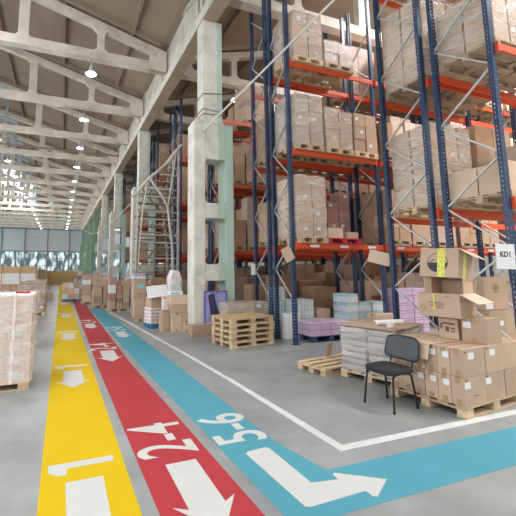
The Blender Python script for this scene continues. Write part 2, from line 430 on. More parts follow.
# ------------------------------------------------------------ girders and trusses
def girder(y0, y1):
    mb = MB()
    mb.mi = 1; mb.box(XG + .01, XG + .46, y0, y1, 9.1, 9.12); mb.mi = 0; mb.box(XG, XG + .46, y0, y1, 9.12, 9.45)
    ym = (y0 + y1) / 2; L = (y1 - y0)
    prof = [(y0, 9.45), (y1, 9.45), (y1, 10.15), (y1 - L * .22, 10.75), (y0 + L * .22, 10.75), (y0, 10.15)]
    mb.prism(prof, XG + .06, XG + .36, 'x')
    # raised rim along the web
    for a, b in (((y0, 10.15), (y0 + L * .22, 10.75)), ((y0 + L * .22, 10.75), (y1 - L * .22, 10.75)), ((y1 - L * .22, 10.75), (y1, 10.15))):
        mb.bar((XG + .03, a[0], a[1]), (XG + .03, b[0], b[1]), .1, .16)
    for y in (y0 + L * .5 - .2, y0 + .1, y1 - .25): mb.box(XG - .03, XG + .08, y, y + .16, 9.45, 10.3)
    return mb


for k in range(-2, 8):
    y0 = 9.45 + 9.35 * k
    o = girder(y0, min(y0 + 9.35, YF)).build('roof_girder', [M['concrete'], M['soffit']])
    o['kind'] = 'structure'; o.name = 'trim_girder_%d' % (k + 3) if False else 'trim_%d' % (k + 3)


def frame_panel(mb, outer, inner, y0, y1):
    """ring between an outer and an inner outline with the same number of corners, extruded in y"""
    k = len(outer); n = len(mb.v)
    for t in (y0, y1):
        mb.v += [(u, t, v) for u, v in outer] + [(u, t, v) for u, v in inner]
    for i in range(k):
        j = (i + 1) % k
        for q, w_ in (((i, j, k + j, k + i)), 0), ((2 * k + i, 3 * k + i, 3 * k + j, 2 * k + j), 0):
            mb.f.append(tuple(n + a for a in q)); mb.m.append(mb.mi)
        mb.f.append((n + i, n + 2 * k + i, n + 2 * k + j, n + j)); mb.m.append(mb.mi)
        mb.f.append((n + k + i, n + k + j, n + 3 * k + j, n + 3 * k + i)); mb.m.append(mb.mi)


def truss_mesh(xe, s):
    """concrete sawtooth truss; xe = bearing end at the girder, s = -1 grows to the left, +1 to the right; span 18 m"""
    mb = MB(); y0, y1 = -.12, .12
    top = lambda d: 10.35 + .27 * min(d, 18 - d)
    X = lambda d: xe + s * d
    nodes = [0, 2.55, 5.2, 7.6, 9.0, 10.4, 12.8, 15.45, 18]
    mb.box(min(X(0), X(18)), max(X(0), X(18)), -.16, .16, ZT, ZT + .33)                  # bottom chord
    for i in range(8):                                                                     # top chord
        a, b = nodes[i], nodes[i + 1]
        if i in (3, 4) and False: pass
        mb.bar((X(a), 0, top(a) - .14), (X(b), 0, top(b) - .14), .27, .28)
    for d in nodes[1:-1]:
        wv = .26 if d in (2.55, 15.45) else .34 if abs(d - 9) > .1 else .24
        mb.box(X(d) - wv / 2, X(d) + wv / 2, y0, y1, ZT + .3, top(d) - .16)
    for d0, sg in ((0, 1), (18, -1)):                                                       # solid bearing ends
        mb.prism([(X(d0), ZT), (X(d0 + sg * .62), ZT), (X(d0 + sg * .62), top(d0 + sg * .62)) if sg > 0 else (X(18 - .62), top(18 - .62)), (X(d0), top(d0))], -.15, .15)
    # gussets rounding the openings
    for i in range(0, 8):
        a, b = nodes[i], nodes[i + 1]
        g = .15
        a2 = a + (.14 if i else .62); b2 = b - (.14 if i < 7 else .62)
        mb.prism([(X(a2), ZT + .33), (X(a2 + g), ZT + .33), (X(a2), ZT + .33 + g)], -.11, .11)
        mb.prism([(X(b2), ZT + .33), (X(b2 - g), ZT + .33), (X(b2), ZT + .33 + g)], -.11, .11)
        ta, tb = top(a2) - .28, top(b2) - .28
        if ta - ZT - .38 > .5: mb.prism([(X(a2), ta), (X(a2 + g), ta), (X(a2), ta - g)], -.11, .11)
        if tb - ZT - .38 > .5: mb.prism([(X(b2), tb), (X(b2 - g), tb), (X(b2), tb - g)], -.11, .11)
    return mb.mesh('roof_truss', M['truss'])


tl, tr = truss_mesh(XG - .02, -1), truss_mesh(XG + .46, 1)
TY = [13.3 + 4.5 * k for k in range(-3, 15)]
ORD = ['first', 'second', 'third', 'fourth', 'fifth', 'sixth', 'seventh', 'eighth', 'ninth', 'tenth', 'eleventh', 'twelfth', 'thirteenth', 'fourteenth', 'fifteenth', 'sixteenth', 'seventeenth', 'eighteenth', 'nineteenth', 'twentieth']
for k, y in enumerate(TY):
    if k < 2: continue
    for me, side in ((tl, 'lane'), (tr, 'rack')):
        o = inst('roof_truss', me, (0, y, 0)); tag(o, f'whitewashed concrete roof truss, {ORD[max(0, k - 3)] + " ahead" if k > 2 else ORD[k] + " behind the view"}, over the {side} aisle', 'truss', 'roof trusses')

# columns: wide two-legged lower part with openings, narrow upper part up to the girder
def column(y, nshow):
    mb = MB(); x0, x1 = -.61, .61; h = 5.9
    # local origin at column centre; legs and cross pieces
    mb.box(x0, -.27, 0, .55, 0, h); mb.box(.36, x1, 0, .55, 0, h)
    for z0, z1 in ((0, .15), (1.4, 1.85), (3.13, 3.57), (4.83, h)):
        mb.box(-.27, .36, 0, .55, z0, z1)
    for zb, zt_ in ((.15, 1.4), (1.85, 3.13), (3.57, 4.83)):
        g = .07
        for z, sgn in ((zb, 1), (zt_, -1)):
            mb.prism([(-.27, z), (-.27 + g, z), (-.27, z + sgn * g)], .02, .53); mb.prism([(.36, z), (.36 - g, z), (.36, z + sgn * g)], .02, .53)
    mb.box(x0 + .06, -.38, 0, .55, h, h + .1)
    return mb


for k in range(-1, 8):
    y = 9.25 + 9.35 * k
    if y > YF - 1: continue
    mb = column(y, k)
    mb.prism([(-.33, 5.9), (.28, 5.9), (.28, 9.1), (-.33, 9.1)], 0, .5)
    o = mb.build('trim_%d' % (20 + k), M['column'] if k < 4 else M['greencol'], loc=(3.97, y, 0), bevel=.025); struct(o)

# pale blue steel frames under the roof ridge
for k in range(4, 15):
    y = 13.3 + 4.5 * k - 15.75
    t = MB(); t.bar((-3.0, y, 10.9), (-7.8, y, 12.0), .1, .16); t.bar((-3.6, y, 9.9), (-3.6, y, 12.42), .12, .12); t.bar((-4.4, y, 9.9), (-4.4, y, 12.62), .12, .12)
    tag(t.build('roof_support', M['bluegrey']), f'pale blue steel frame under the roof ridge, {ORD[k - 4]} from the front', 'frame', 'ridge frames')

# ------------------------------------------------------------ hanging lamps
lm = MB().lathe([(.02, .46), (.03, .30), (.07, .28), (.085, .20), (.10, .14), (.21, .0), (.20, .0), (.09, .13), (.02, .2)], n=20).mesh('lamp_shade', M['lampmetal'])
bm_ = MB().lathe([(.0, -.03), (.07, -.01), (.12, .03), (.10, .09), (.04, .13), (0, .14)], n=14).mesh('bulb', M['bulb'])
rodm = MB().tube([(0, 0, .42), (0, 0, .60)], .012).mesh('hanger', M['steelbrown'])


def lamp(x, y, z, label, power=60):
    t = empty('dome_lamp', (x, y, z), 0, label, 'lamp', 'hanging dome lamps')
    inst('lamp_shade', lm, (0, 0, 0), parent=t); inst('bulb', bm_, (0, 0, 0), parent=t); inst('hanger', rodm, (0, 0, 0), parent=t)
    l = bpy.data.lights.new('lamp_light', 'POINT'); l.energy = power; l.color = (1, .98, .92); l.shadow_soft_size = .12
    o = bpy.data.objects.new('lamp_light', l); COL.objects.link(o); o.parent = t; o.location = (0, 0, -.06)


for k in range(0, 14):
    y = TY[3 + k]
    lamp(.74, y, 8.93, f'silver dome lamp lit white over the yellow lane, {ORD[k]} from the front')
for k in range(1, 14):
    lamp(-3.7, TY[3 + k], 8.93, f'small silver dome lamp left of the yellow lane, {ORD[k - 1]} from the front')
lamp(6.75, 13.3, 8.93, 'lit silver dome lamp above the racks right of the white column')

# conduit across the trusses
o = MB().tube([(-6.5, 24.6, 9.42), (3.4, 24.6, 9.42)], .05).build('cable_duct', M['steelbrown']); tag(o, 'dark brown conduit running across under the roof trusses', 'pipe')
# sagging cable and slanting steel rod
pts = []
for i in range(25):
    t = i / 24; pts.append((3.33 - 4.6 * t * 0, 18.6 + 42 * t, 5.15 - 1.0 * math.sin(math.pi * t) + 2.6 * t))
o = MB().tube(pts, .025, 6).build('sagging_cable', M['cable']); tag(o, 'thin pale cable sagging along the row of columns', 'cable')
o = MB().tube([(3.62, 9.22, 5.62), (6.0, 5.2, 8.3)], .028, 8).build('steel_rod', M['rod']); tag(o, 'long slanting bright steel rod from the near column up across the racks', 'rod')
# wire ties round the near column
for z, dz, w_ in ((6.75, .1, 'upper'), (6.3, -.05, 'middle'), (6.15, .02, 'lower')):
    o = MB().tube([(3.62, 9.78, z), (3.62, 9.22, z), (4.3, 9.22, z + dz), (4.3, 9.78, z), (3.62, 9.78, z)], .012, 6).build('wire_tie', M['steelbrown']); tag(o, f'thin dark wire tied round the near column, {w_} of three', 'wire', 'wire ties')

# ------------------------------------------------------------ painted lanes
def flat(name, poly, m, z0, z1, parent=None, loc=(0, 0, 0)):
    return MB().prism(poly, z0, z1, 'z').build(name, m, parent, loc)


yel = flat('painted_lane', [(-.09, .6), (.63, .6), (.52, 20), (.46, 62), (-.06, 62), (-.06, 20)], M['yellow'], 0, .002)
tag(yel, 'wide yellow painted lane with white 1 and arrows', 'floor marking')
red = flat('painted_lane', [(.76, .6), (1.50, .6), (1.28, 7), (1.16, 22), (.66, 22), (.69, 7)], M['red'], 0, .002)
tag(red, 'red painted lane with white 2-4 between yellow and teal lanes', 'floor marking')
teal = flat('painted_lane', [(1.57, 2.29), (9.5, 2.2), (9.5, 2.72), (2.24, 2.79), (2.12, 3.4), (2.03, 7), (1.72, 17), (1.2, 17), (1.41, 7)], M['teal'], 0, .002)
tag(teal, 'teal painted lane with white 5-6 turning right by the cartons', 'floor marking')
wl = flat('painted_line', [(2.60, 3.01), (9.5, 2.93), (9.5, 3.03), (2.70, 3.105), (2.62, 5.4), (2.50, 7.5), (1.95, 15.2), (1.84, 15.2), (2.41, 7.5), (2.53, 5.4)], M['line_paint'], 0, .002)
tag(wl, 'white painted line turning a corner beside the teal lane', 'floor marking')


def arrow(parent, x, yt, L=.95, ws=.30, wh=.52, hl=.3):
    return flat('arrow', [(x - ws / 2, yt), (x + ws / 2, yt), (x + ws / 2, yt - L + hl), (x + wh / 2, yt - L + hl + .06), (x, yt - L), (x - wh / 2, yt - L + hl + .06), (x - ws / 2, yt - L + hl)], M['white_paint'], .002, .0035, parent)


def one(parent, x, y):
    return flat('numeral', [(x - .28, y + .10), (x + .28, y + .10), (x + .28, y), (x - .13, y), (x - .13, y - .10), (x - .2, y - .10), (x - .28, y - .02)], M['white_paint'], .002, .0035, parent)


for y in (3.6, 7.08, 10.85, 15.2, 20): one(yel, .25, y); arrow(yel, .26, y - .22 - (.04 if y > 5 else 0))
t24 = text_mesh('2-4', .82, M['white_paint'], 'numeral', .71, .007); t56 = text_mesh('5-6', .78, M['white_paint'], 'numeral', .74, .011)
for y, ya, x in ((3.87, 3.36, 1.075), (8.62, 8.17, .97), (12.75, 12.2, .9)):
    inst('numeral', t24, (x, y, .003), math.pi / 2, red); arrow(red, x + .02, ya, .95, .29, .5)
inst('numeral', t56, (1.855, 3.85, .003), math.pi / 2, teal)
flat('arrow', [(1.72, 3.28), (1.75, 3.31), (1.95, 3.33), (1.985, 3.30), (2.0, 2.68), (2.24, 2.64), (2.25, 2.72), (2.28, 2.73), (2.62, 2.50), (2.36, 2.35), (2.33, 2.37), (2.335, 2.44), (1.80, 2.43), (1.765, 2.45)], M['white_paint'], .002, .0035, teal)
inst('numeral', t56, (1.56, 10.95, .003), math.pi / 2, teal); arrow(teal, 1.6, 10.4, .9, .27, .46)

# ------------------------------------------------------------ pallets
def pallet_parts(wx=1.2, wy=.8, h=.14, m='wood', short=False):
    top = MB(); n = 5 if wy > .7 else 4
    for i in range(n):
        bw = .12 if wy > .7 else .1; y = (wy - bw) * i / (n - 1); top.box(0, wx, y, y + bw, h - .022, h)
    for x in (0, wx / 2 - .07, wx - .14): top.box(x, x + .14, 0, wy, h - .042, h - .022)
    bot = MB()
    for y in (0, wy / 2 - .06, wy - .12): bot.box(0, wx, y, y + .12, 0, .02)
    bl = MB().box(0, .14, 0, .11, .02, h - .042)
    mm = M[m]
    spots = [(x, y) for x in (0, wx / 2 - .07, wx - .14) for y in (.0, wy / 2 - .055, wy - .11)]
    return top.mesh('top_deck', mm), bot.mesh('bottom_boards', mm), bl.mesh('block', mm), spots


PAL = {}


def pallet(loc, rz, label, m='wood', wx=1.2, wy=.8, h=.14, group=None, name='wooden_pallet', parts=True):
    key = (m, wx, wy, h, parts)
    if key not in PAL:
        t, b, k, s = pallet_parts(wx, wy, h, m)
        if not parts:
            mb = MB()
            for me in (t, b):
                n = len(mb.v); mb.v += [tuple(v.co) for v in me.vertices]; mb.f += [tuple(n + i for i in p.vertices) for p in me.polygons]; mb.m += [0] * len(me.polygons)
            for x, y in s: mb.box(x, x + .14, y, y + .11, .02, h - .042)
            t = mb.mesh('wooden_pallet', M[m])
        PAL[key] = (t, b, k, s)
    t, b, k, s = PAL[key]
    if not parts: return inst(name, t, loc, rz, None, label, 'pallet', group)
    e = empty(name, loc, rz, label, 'pallet', group)
    inst('top_deck', t, (0, 0, 0), parent=e); inst('bottom_boards', b, (0, 0, 0), parent=e)
    for x, y in s: inst('block', k, (x, y, 0), parent=e)
    return e


# ------------------------------------------------------------ cartons
CT = {}
NCART = 0
USED = {}
CARTM = {'brown': 'card', 'pale': 'card2', 'wrapped': 'card3', 'pink': 'cardpink', 'dark': 'carddark'}


def unique(label):
    if label not in USED: USED[label] = 0; return label
    USED[label] += 1
    return label


def carton(loc, size, rz, label, kind='brown', group=None, detail=0, rot=None, lab_face='y'):
    """closed carton, origin at its base's front left corner; detail 1 adds tape, 2 adds the paper label as well"""
    sx, sy, sz = size; key = (round(sx, 3), round(sy, 3), round(sz, 3), kind)
    if key not in CT:
        mb = MB(); e = .004
        mb.box(0, sx, 0, sy, 0, sz)
        CT[key] = mb.mesh('carton', M[CARTM[kind]])
    me = CT[key]
    unique(label)
    o = inst('carton', me, loc, rz, None, label, 'box', group, rot)
    if detail >= 1:
        k2 = key + ('t',)
        if k2 not in CT:
            t = MB(); w_ = .03
            # strip over the top and down the two ends (flaps meet along the longer side)
            if sx >= sy:
                t.box(-.0015, sx + .0015, sy / 2 - w_, sy / 2 + w_, sz - .07, sz + .0015); t.box(-.0015, sx + .0015, sy / 2 - w_, sy / 2 + w_, -0.0005, .07)
            else:
                t.box(sx / 2 - w_, sx / 2 + w_, -.0015, sy + .0015, sz - .07, sz + .0015); t.box(sx / 2 - w_, sx / 2 + w_, -.0015, sy + .0015, -0.0005, .07)
            CT[k2] = t.mesh('tape', M['tape'])
        inst('tape', CT[k2], (0, 0, 0), parent=o)
    if detail >= 2:
        p = MB()
        if lab_face in 'yb': p.box(sx * .08, sx * .08 + .12, -.002, 0, sz * .62, sz * .62 + .08)
        if lab_face in 'xb': p.box(-.002, 0, sy * .3, min(sy * .3 + .11, sy * .9), sz * .5, sz * .5 + .09)
        q = p.build('shipping_label', M['paper'], o)
    return o


LAYER = ['bottom layer', 'second layer', 'third layer', 'fourth layer', 'fifth layer', 'sixth layer']
PX = {1: [''], 2: ['left', 'right'], 3: ['left', 'middle', 'right'], 4: ['left', 'inner left', 'inner right', 'right']}


def load(where, short, x0, y0, z, wx, wy, h, nx, ny, nz, kind='brown', wrap=True, palm='woodgrey', jit=.022, detail=0, labels=False, topmiss=0, rz=0, ph=.14, individual=True, film='film', palparts=False):
    """pallet with a block of cartons on it, and the film round it. where = phrase that singles the load out"""
    T = Matrix.Translation((x0, y0, z)) @ Matrix.Rotation(rz, 4, 'Z')
    pallet(T @ Vector((0, 0, 0)), rz, f'wooden pallet under {where}', palm, wx, wy, ph, 'pallets on the racks', parts=palparts)
    sx, sy, sz = wx / nx, wy / ny, (h) / nz
    n = 0
    for k in range(nz):
        for i in range(nx):
            for j in range(ny):
                if k == nz - 1 and ((n_miss(i, j, nx, topmiss)) or (not wrap and nz > 2 and random.random() < .2)): continue
                edge = (i in (0, nx - 1)) or j in (0, ny - 1)
                if not edge and k < nz - 1: continue
                if short == 'the left side stacks' and j > 0 and i < nx - 1 and k < nz - 1: continue
                if j > 0 and i > 0 and z > 0 and ny > 1: continue      # hidden behind the front and side cartons
                g = .004
                dz = sz
                p = T @ Vector((i * sx + g + random.uniform(0, jit), j * sy + g + random.uniform(0, jit), ph + k * dz))
                lab = f'{ {"pink": "pinkish", "wrapped": "film covered", "dark": "dark brown"}.get(kind, kind)} carton, {LAYER[k]}, {"front" if j == 0 else "back" if j == ny - 1 else "inner"} {PX[nx][i]}, of {where}'
                carton(p, (sx - 2 * g - jit, sy - 2 * g - jit, dz - .003), rz + R(random.uniform(-.6, .6)), lab, kind, f'cartons of {short}', detail)
                if j == 0 and random.random() < .4:
                    lx = random.uniform(.03, max(.04, sx - .2)); MB().box(lx, lx + .11, -.002, 0, dz * .45, dz * .45 + .08).build('shipping_label', M['paper'], COL.objects[-1])
    if wrap: film_round(T, wx, wy, ph, h, f'clear stretch film round {where}', film, rz)


def n_miss(i, j, nx, tm): return tm and i >= nx - tm


def film_round(T, wx, wy, ph, h, label, film='film', rz=0, sag=.0):
    """a loose skin of film, closed on top, rippled"""
    mb = MB(); nz, nu = 7, 26; g = .012; ring = []
    per = []
    for t in range(nu):
        s = t / nu * 4
        a = int(s); q = s - a
        c = [(-g, -g), (wx + g, -g), (wx + g, wy + g), (-g, wy + g)]
        p0, p1 = c[a], c[(a + 1) % 4]; per.append((p0[0] + (p1[0] - p0[0]) * q, p0[1] + (p1[1] - p0[1]) * q))
    zb0 = ph + .004; nu = len(per); base = len(mb.v); seed = random.random() * 50
    for k in range(nz + 1):
        z = zb0 + (ph + h - zb0 + g) * k / nz
        for (x, y) in per:
            dd = .022 * (.6 + .6 * noise.noise(Vector((x * 5 + seed, y * 5, z * 7))))
            cx, cy = x - wx / 2, y - wy / 2; l = math.hypot(cx, cy)
            mb.v.append((x + cx / l * dd, y + cy / l * dd, z))
    for k in range(nz):
        for i in range(nu):
            a = base + k * nu + i; b = base + k * nu + (i + 1) % nu; mb.f.append((a, b, b + nu, a + nu)); mb.m.append(0)
    mb.f.append(tuple(base + nz * nu + i for i in range(nu))); mb.m.append(0)
    o = mb.build('stretch_film', M[film]); o.matrix_world = T
    tag(o, label, 'plastic wrap', 'stretch film round the pallet loads')
    return o


# ------------------------------------------------------------ pallet racks
BAY = 2.8


def upright_mesh(h, m):
    mb = MB(); t = .004; a, d = .05, .075
    mb.box(-a, a, 0, t, .01, h); mb.box(-a, -a + t, t, d, .01, h); mb.box(a - t, a, t, d, .01, h)
    mb.box(-a, -a + .025, d - t, d, .01, h); mb.box(a - .025, a, d - t, d, .01, h)
    return mb.mesh('upright', M[m])


UPM = {}


def rack(name_label, x0, y0, y1, nb, levels, H=9.55, m='upright', frames=None, skipbeam=(), stickers=False, zz=None, beams_from=0, group=None):
    root = empty('pallet_rack', (x0, y0, 0), 0, name_label, 'rack', group)
    D = y1 - y0
    if (H, m) not in UPM: UPM[(H, m)] = upright_mesh(H, m)
    foot = MB().box(-.08, .08, -.03, .11, 0, .01).mesh('foot_plate', M['navy'])
    step = 1.5
    zz = zz or .96
    br = MB(); zf = zz; front = True; bars = []
    z = zz
    half = .755
    while z + half < H:
        bars.append((z, z + half, front)); z += half; front = not front
    for i in range(nb + 1):
        x = i * BAY
        if frames and i not in frames: continue
        for s, yy in ((1, 0.), (-1, D)):
            u = inst('upright', UPM[(H, m)], (x, yy, 0), 0 if s == 1 else math.pi, root)
            inst('foot_plate', foot, (0, 0, 0), parent=u)
        for z0, z1, f in bars:
            a, b = (0.03, D - .03) if f else (D - .03, .03)
            key = ('brace', round(D, 3), round(z1 - z0, 3), f)
            if key not in UPM:
                mbb = MB(); mbb.bar((0, a, 0), (0, b, z1 - z0), .022, .038, (1, 0, 0)); UPM[key] = mbb.mesh('brace', M['galv'])
            inst('brace', UPM[key], (x, 0, z0), 0, root)
    for i in range(beams_from, nb):
        for li, zt in enumerate(levels):
            if (i, li) in skipbeam: continue
            for s, yy in ((-1, -.022), (1, D + .022)):
                key = ('beam', 1)
                if key not in UPM:
                    mbb = MB(); mbb.box(.05, BAY - .05, -.02, .02, -.125, 0); mbb.box(.045, .06, -.03, .03, -.17, .03); mbb.box(BAY - .06, BAY - .045, -.03, .03, -.17, .03)
                    UPM[key] = mbb.mesh('beam', M['orange'])
                b = inst('beam', UPM[key], (i * BAY, yy, zt), 0, root)
                if stickers and li == 0 and s == -1:
                    for xx in (.45, 1.35, 2.25):
                        MB().box(xx, xx + .26, -.024, -.0205, -.09, -.03).build('location_label', M['paper'], b)
    return root


LV = (2.34, 4.64, 6.93)
LB = (2.83, 5.43, 8.0)
rackAf = rack('blue and orange rack behind the stacked pallets, front half', 5.14, 7.24, 8.06, 4, LV, stickers=True, zz=.96, group='pallet racks')
rackAb = rack('blue and orange rack behind the stacked pallets, rear half', 5.14, 8.24, 9.06, 4, LV, zz=.9, group='pallet racks')
rackBf = rack('near blue rack carrying the KD1 sign, front half', 6.5, 3.5, 4.52, 2, LB, H=10, zz=.55, group='pallet racks')
rackBb = rack('near blue rack carrying the KD1 sign, rear half', 6.5, 4.72, 5.74, 2, LB, H=10, zz=.6, group='pallet racks')
ROWS = [(11.1, 5.0, 'second rack row back'), (15.2, 4.9, 'third rack row back'), (19.5, 4.9, 'fourth rack row back'), (25.0, 4.9, 'fifth rack row back'), (31., 4.9, 'sixth rack row back')]
for y, x, nm in ROWS:
    nb = 3 if y < 16 else 2
    nb = 4 if y < 16 else 5 if y < 24 else 4
    rack(f'navy and orange {nm} behind the columns, front half', x, y, y + .82, nb, LV, m='uprightdark', group='pallet racks')
    rack(f'navy and orange {nm} behind the columns, rear half', x, y + 1.0, y + 1.82, nb, LV, m='uprightdark', group='pallet racks')

# ------------------------------------------------------------ goods on the far rack (behind the stacked pallets)
# lower shelf, front half
load('first load, lower shelf, far rack', 'the far rack', 5.23, 7.12, 2.345, .84, .95, 1.5, 2, 2, 4, 'brown', True, 'wood')
pallet((6.06, 7.15, 2.345), 0, 'red pallet on the lower shelf of the far rack', 'redpallet', 1.1, .9, .14, None, 'red_pallet', True)
carton((6.14, 7.2, 2.487), (.46, .36, .26), 0, 'open topped pale carton on the red pallet', 'pale', None, 1)
carton((6.74, 7.22, 2.487), (.36, .3, .17), 0, 'small brown carton lying on the red pallet end', 'brown', None, 1)
# pink loads behind
load('left pink load, lower shelf, rear rack', 'the far rack rear half', 6.10, 8.2, 2.345, .84, .85, 1.35, 2, 2, 5, 'pink', False, 'woodgrey')
load('right pink load, lower shelf, rear rack', 'the far rack rear half', 7.0, 8.2, 2.345, .83, .85, 1.45, 2, 2, 5, 'pink', False, 'woodgrey')
# middle shelf
load('first load, middle shelf, far rack', 'the far rack', 5.23, 7.12, 4.645, .85, .95, 1.3, 2, 2, 3, 'wrapped', True, 'wood')
load('second load, middle shelf, far rack', 'the far rack', 6.14, 7.12, 4.645, .88, .95, 1.02, 2, 2, 2, 'brown', True, 'wood')
load('third load, middle shelf, far rack', 'the far rack', 7.07, 7.12, 4.645, .78, .95, 1.05, 2, 2, 3, 'brown', False, 'wood')
carton((6.2, 7.2, 5.807), (.5, .4, .1), 0, 'flat carton on top of second load, middle shelf', 'pale')
# upper shelf
load('first load, upper shelf, far rack', 'the far rack', 5.23, 7.1, 6.935, .92, 1.0, 1.25, 2, 2, 3, 'brown', True, 'wood')
load('second load, upper shelf, far rack', 'the far rack', 6.2, 7.1, 6.935, .95, 1.0, .62, 2, 2, 2, 'wrapped', True, 'wood')

# ------------------------------------------------------------ goods on the near rack (KD1)
load('tall wrapped load, lower shelf, near rack', 'the near rack rear half', 6.66, 4.78, 2.835, 1.15, .95, 1.62, 3, 2, 4, 'pale', True, 'wood')
load('tall wrapped load, upper shelf, near rack', 'the near rack rear half', 6.62, 4.75, 5.435, 1.2, .98, 1.75, 3, 2, 4, 'pale', True, 'woodgrey')
load('front load, lower shelf, near rack', 'the near rack front half', 6.62, 3.52, 2.835, 1.25, .98, .5, 3, 2, 1, 'pale', False, 'wood')
load('front load, upper shelf, near rack', 'the near rack front half', 6.62, 3.52, 5.435, 1.25, .98, 1.0, 3, 2, 2, 'brown', True, 'woodgrey')
# floor level of the near rack
load('floor stack behind the KD1 post', 'the near rack floor', 6.66, 4.05, 0, .9, .9, .9, 2, 2, 2, 'brown', False, 'wood')
carton((6.70, 4.12, 1.045), (.62, .5, .55), 0, 'tall brown carton with dark print left of the KD1 sign', 'brown', None, 1)

# ------------------------------------------------------------ the many cartons deeper in the racks
FV = [mat('deep_carton_%s' % n, c, .7, var=.08, scale=5) for n, c in (('a', (.50, .33, .22)), ('b', (.42, .27, .18)), ('c', (.56, .40, .28)), ('d', (.36, .22, .14)), ('e', (.48, .38, .32)), ('f', (.42, .30, .26)), ('g', (.62, .58, .54)), ('h', (.30, .5, .55)))]
st = MB(); pl = MB()
rng = random.Random(3)


def bulk(x0, y0, z, wx, wy, h, nx, nz, kinds):
    pl.box(x0, x0 + wx, y0, y0 + .1, z + .02, z + .04); pl.box(x0, x0 + wx, y0, y0 + wy, z + .12, z + .14); pl.box(x0, x0 + wx, y0 + wy - .1, y0 + wy, z, z + .02); pl.box(x0, x0 + wx, y0, y0 + .1, z, z + .02)
    for q in (0, wx / 2 - .06, wx - .12):
        for yy in (0, wy / 2 - .05, wy - .1): pl.box(x0 + q, x0 + q + .12, y0 + yy, y0 + yy + .1, z + .02, z + .12)
    base = rng.choice(kinds)
    for k in range(nz):
        for i in range(nx):
            for j in range(2):
                st.mi = base if rng.random() < .8 else rng.choice(kinds)
                if k == nz - 1 and rng.random() < .15: continue
                sx, sy, sz = wx / nx, wy / 2, h / nz
                a, b = rng.uniform(.004, .02), rng.uniform(.004, .02)
                st.box(x0 + i * sx + a, x0 + (i + 1) * sx - .004, y0 + j * sy + b, y0 + (j + 1) * sy - .004, z + .14 + k * sz, z + .14 + (k + 1) * sz - .004)


ALLK = [0, 0, 1, 1, 2, 3, 4, 5]
for y, x, nm in ROWS:
    nb = 4 if y < 16 else 5 if y < 24 else 4
    for half in (0, 1):
        for b in range(nb):
            for li, z in enumerate((0.,) + tuple(LV)):
                for q in range(3 if rng.random() < .6 else 2):
                    nn = .87
                    if rng.random() < (.12 if z < 6 else .3): continue
                    bulk(x + b * BAY + .09 + q * .89, y + half * 1.0 - .05, z + .004, .84, .9, rng.uniform(.9, 1.85) if z else rng.uniform(.9, 1.95), 2, rng.choice((3, 4, 5)), ALLK)
# far rack, rear half and further bays
for b in range(4):
    for li, z in enumerate((0.,) + tuple(LV)):
        for q in range(3):
            if not (b == 0 and li == 1 and q >= 1) and rng.random() < .9 and not (li == 3 and b == 0) and not (li == 0 and b == 0):
                bulk(5.14 + b * BAY + .09 + q * .89, 8.2, z + .004, .84, .85, rng.uniform(.9, 1.6), 2, rng.choice((3, 4, 5)), ALLK)
            if b >= 1 and rng.random() < .9 and li:
                bulk(5.14 + b * BAY + .09 + q * .89, 7.14, z + .004, .84, .9, rng.uniform(.9, 1.6), 2, rng.choice((3, 4)), ALLK)
bulk(-2.9, 13.0, 0, 1.1, .9, .8, 3, 3, ALLK); bulk(-4.2, 14.0, 0, 1.1, .9, .75, 3, 3, ALLK); bulk(-2.6, 19, 0, .9, .9, .85, 2, 3, ALLK); bulk(-4.0, 10.5, 0, 1.2, .9, .7, 3, 2, ALLK); bulk(-5.6, 16, 0, 1.2, .9, .9, 3, 3, ALLK)
for x_, h_ in ((5.25, .9), (6.1, .7), (6.98, 1.05)): bulk(x_, 8.9, 0, .84, .6, h_, 2, 3, [1, 3, 3])
bulk(7.95, 4.76, 2.834, 1.15, .94, 1.75, 2, 4, ALLK); bulk(7.95, 4.76, 5.434, 1.15, .94, 1.3, 2, 3, ALLK)
bulk(7.98, 3.54, 2.834, 1.15, .94, 1.1, 2, 2, ALLK); bulk(7.98, 3.54, 5.434, 1.15, .94, 1.1, 2, 3, ALLK)
for x_ in (6.64, 7.98):
    for y_ in (3.54, 4.76): bulk(x_, y_, 8.004, 1.15, .94, .8, 2, 2, ALLK)
o = st.build('stacked_cartons', FV); tag(o, 'stacks of brown and wrapped cartons deep in the rack rows', 'boxes', None, 'stuff')
o = pl.build('rack_pallets', M['woodgrey']); tag(o, 'wooden pallets under the stacks deep in the rack rows', 'pallets', None, 'stuff')

# ------------------------------------------------------------ floor level under the far rack
def pack(loc, size, m, label, rz=0, group=None, name='shrink_wrapped_pack'):
    o = MB().box(0, size[0], 0, size[1], 0, size[2]).build(name, M[m], None, loc, rz, .012)
    return tag(o, label, 'pack', group)


pallet((5.62, 7.3, 0), 0, 'dark blue pallet under the lilac packs', 'bluepallet', 1.15, .8, .14, None, 'blue_pallet')
for i in range(2):
    pack((5.56 + i * .62, 7.28, .142), (.6, .82, .30), 'packpurple', f'low lilac wrapped pack on the dark blue pallet, {("nearer the rack post", "further from the rack post")[i]}', group='lilac packs')
pack((5.28, 7.85, 0.0), (.42, .2, .62), 'white', 'white wrapped bale leaning behind the near rack post', name='wrapped_bale')
pack((5.36, 8.5, .0), (.36, .3, 1.25), 'packwhite', 'tall pale wrapped pack behind the far rack post')
pallet((5.85, 8.0, 0), 0, 'wooden pallet behind the lilac packs', 'woodgrey', 1.2, .8, .14)
pack((5.72, 8.12, .142), (.62, .6, .78), 'packwhite', 'pale pack of cans behind the lilac packs')
carton((6.45, 8.12, .142), (.42, .4, .52), 0, 'brown carton beside the pale pack of cans', 'brown', None, 1)
pallet((7.15, 7.5, 0), 0, 'wooden pallet under the cyan packs', 'wood', 1.2, .8, .14)
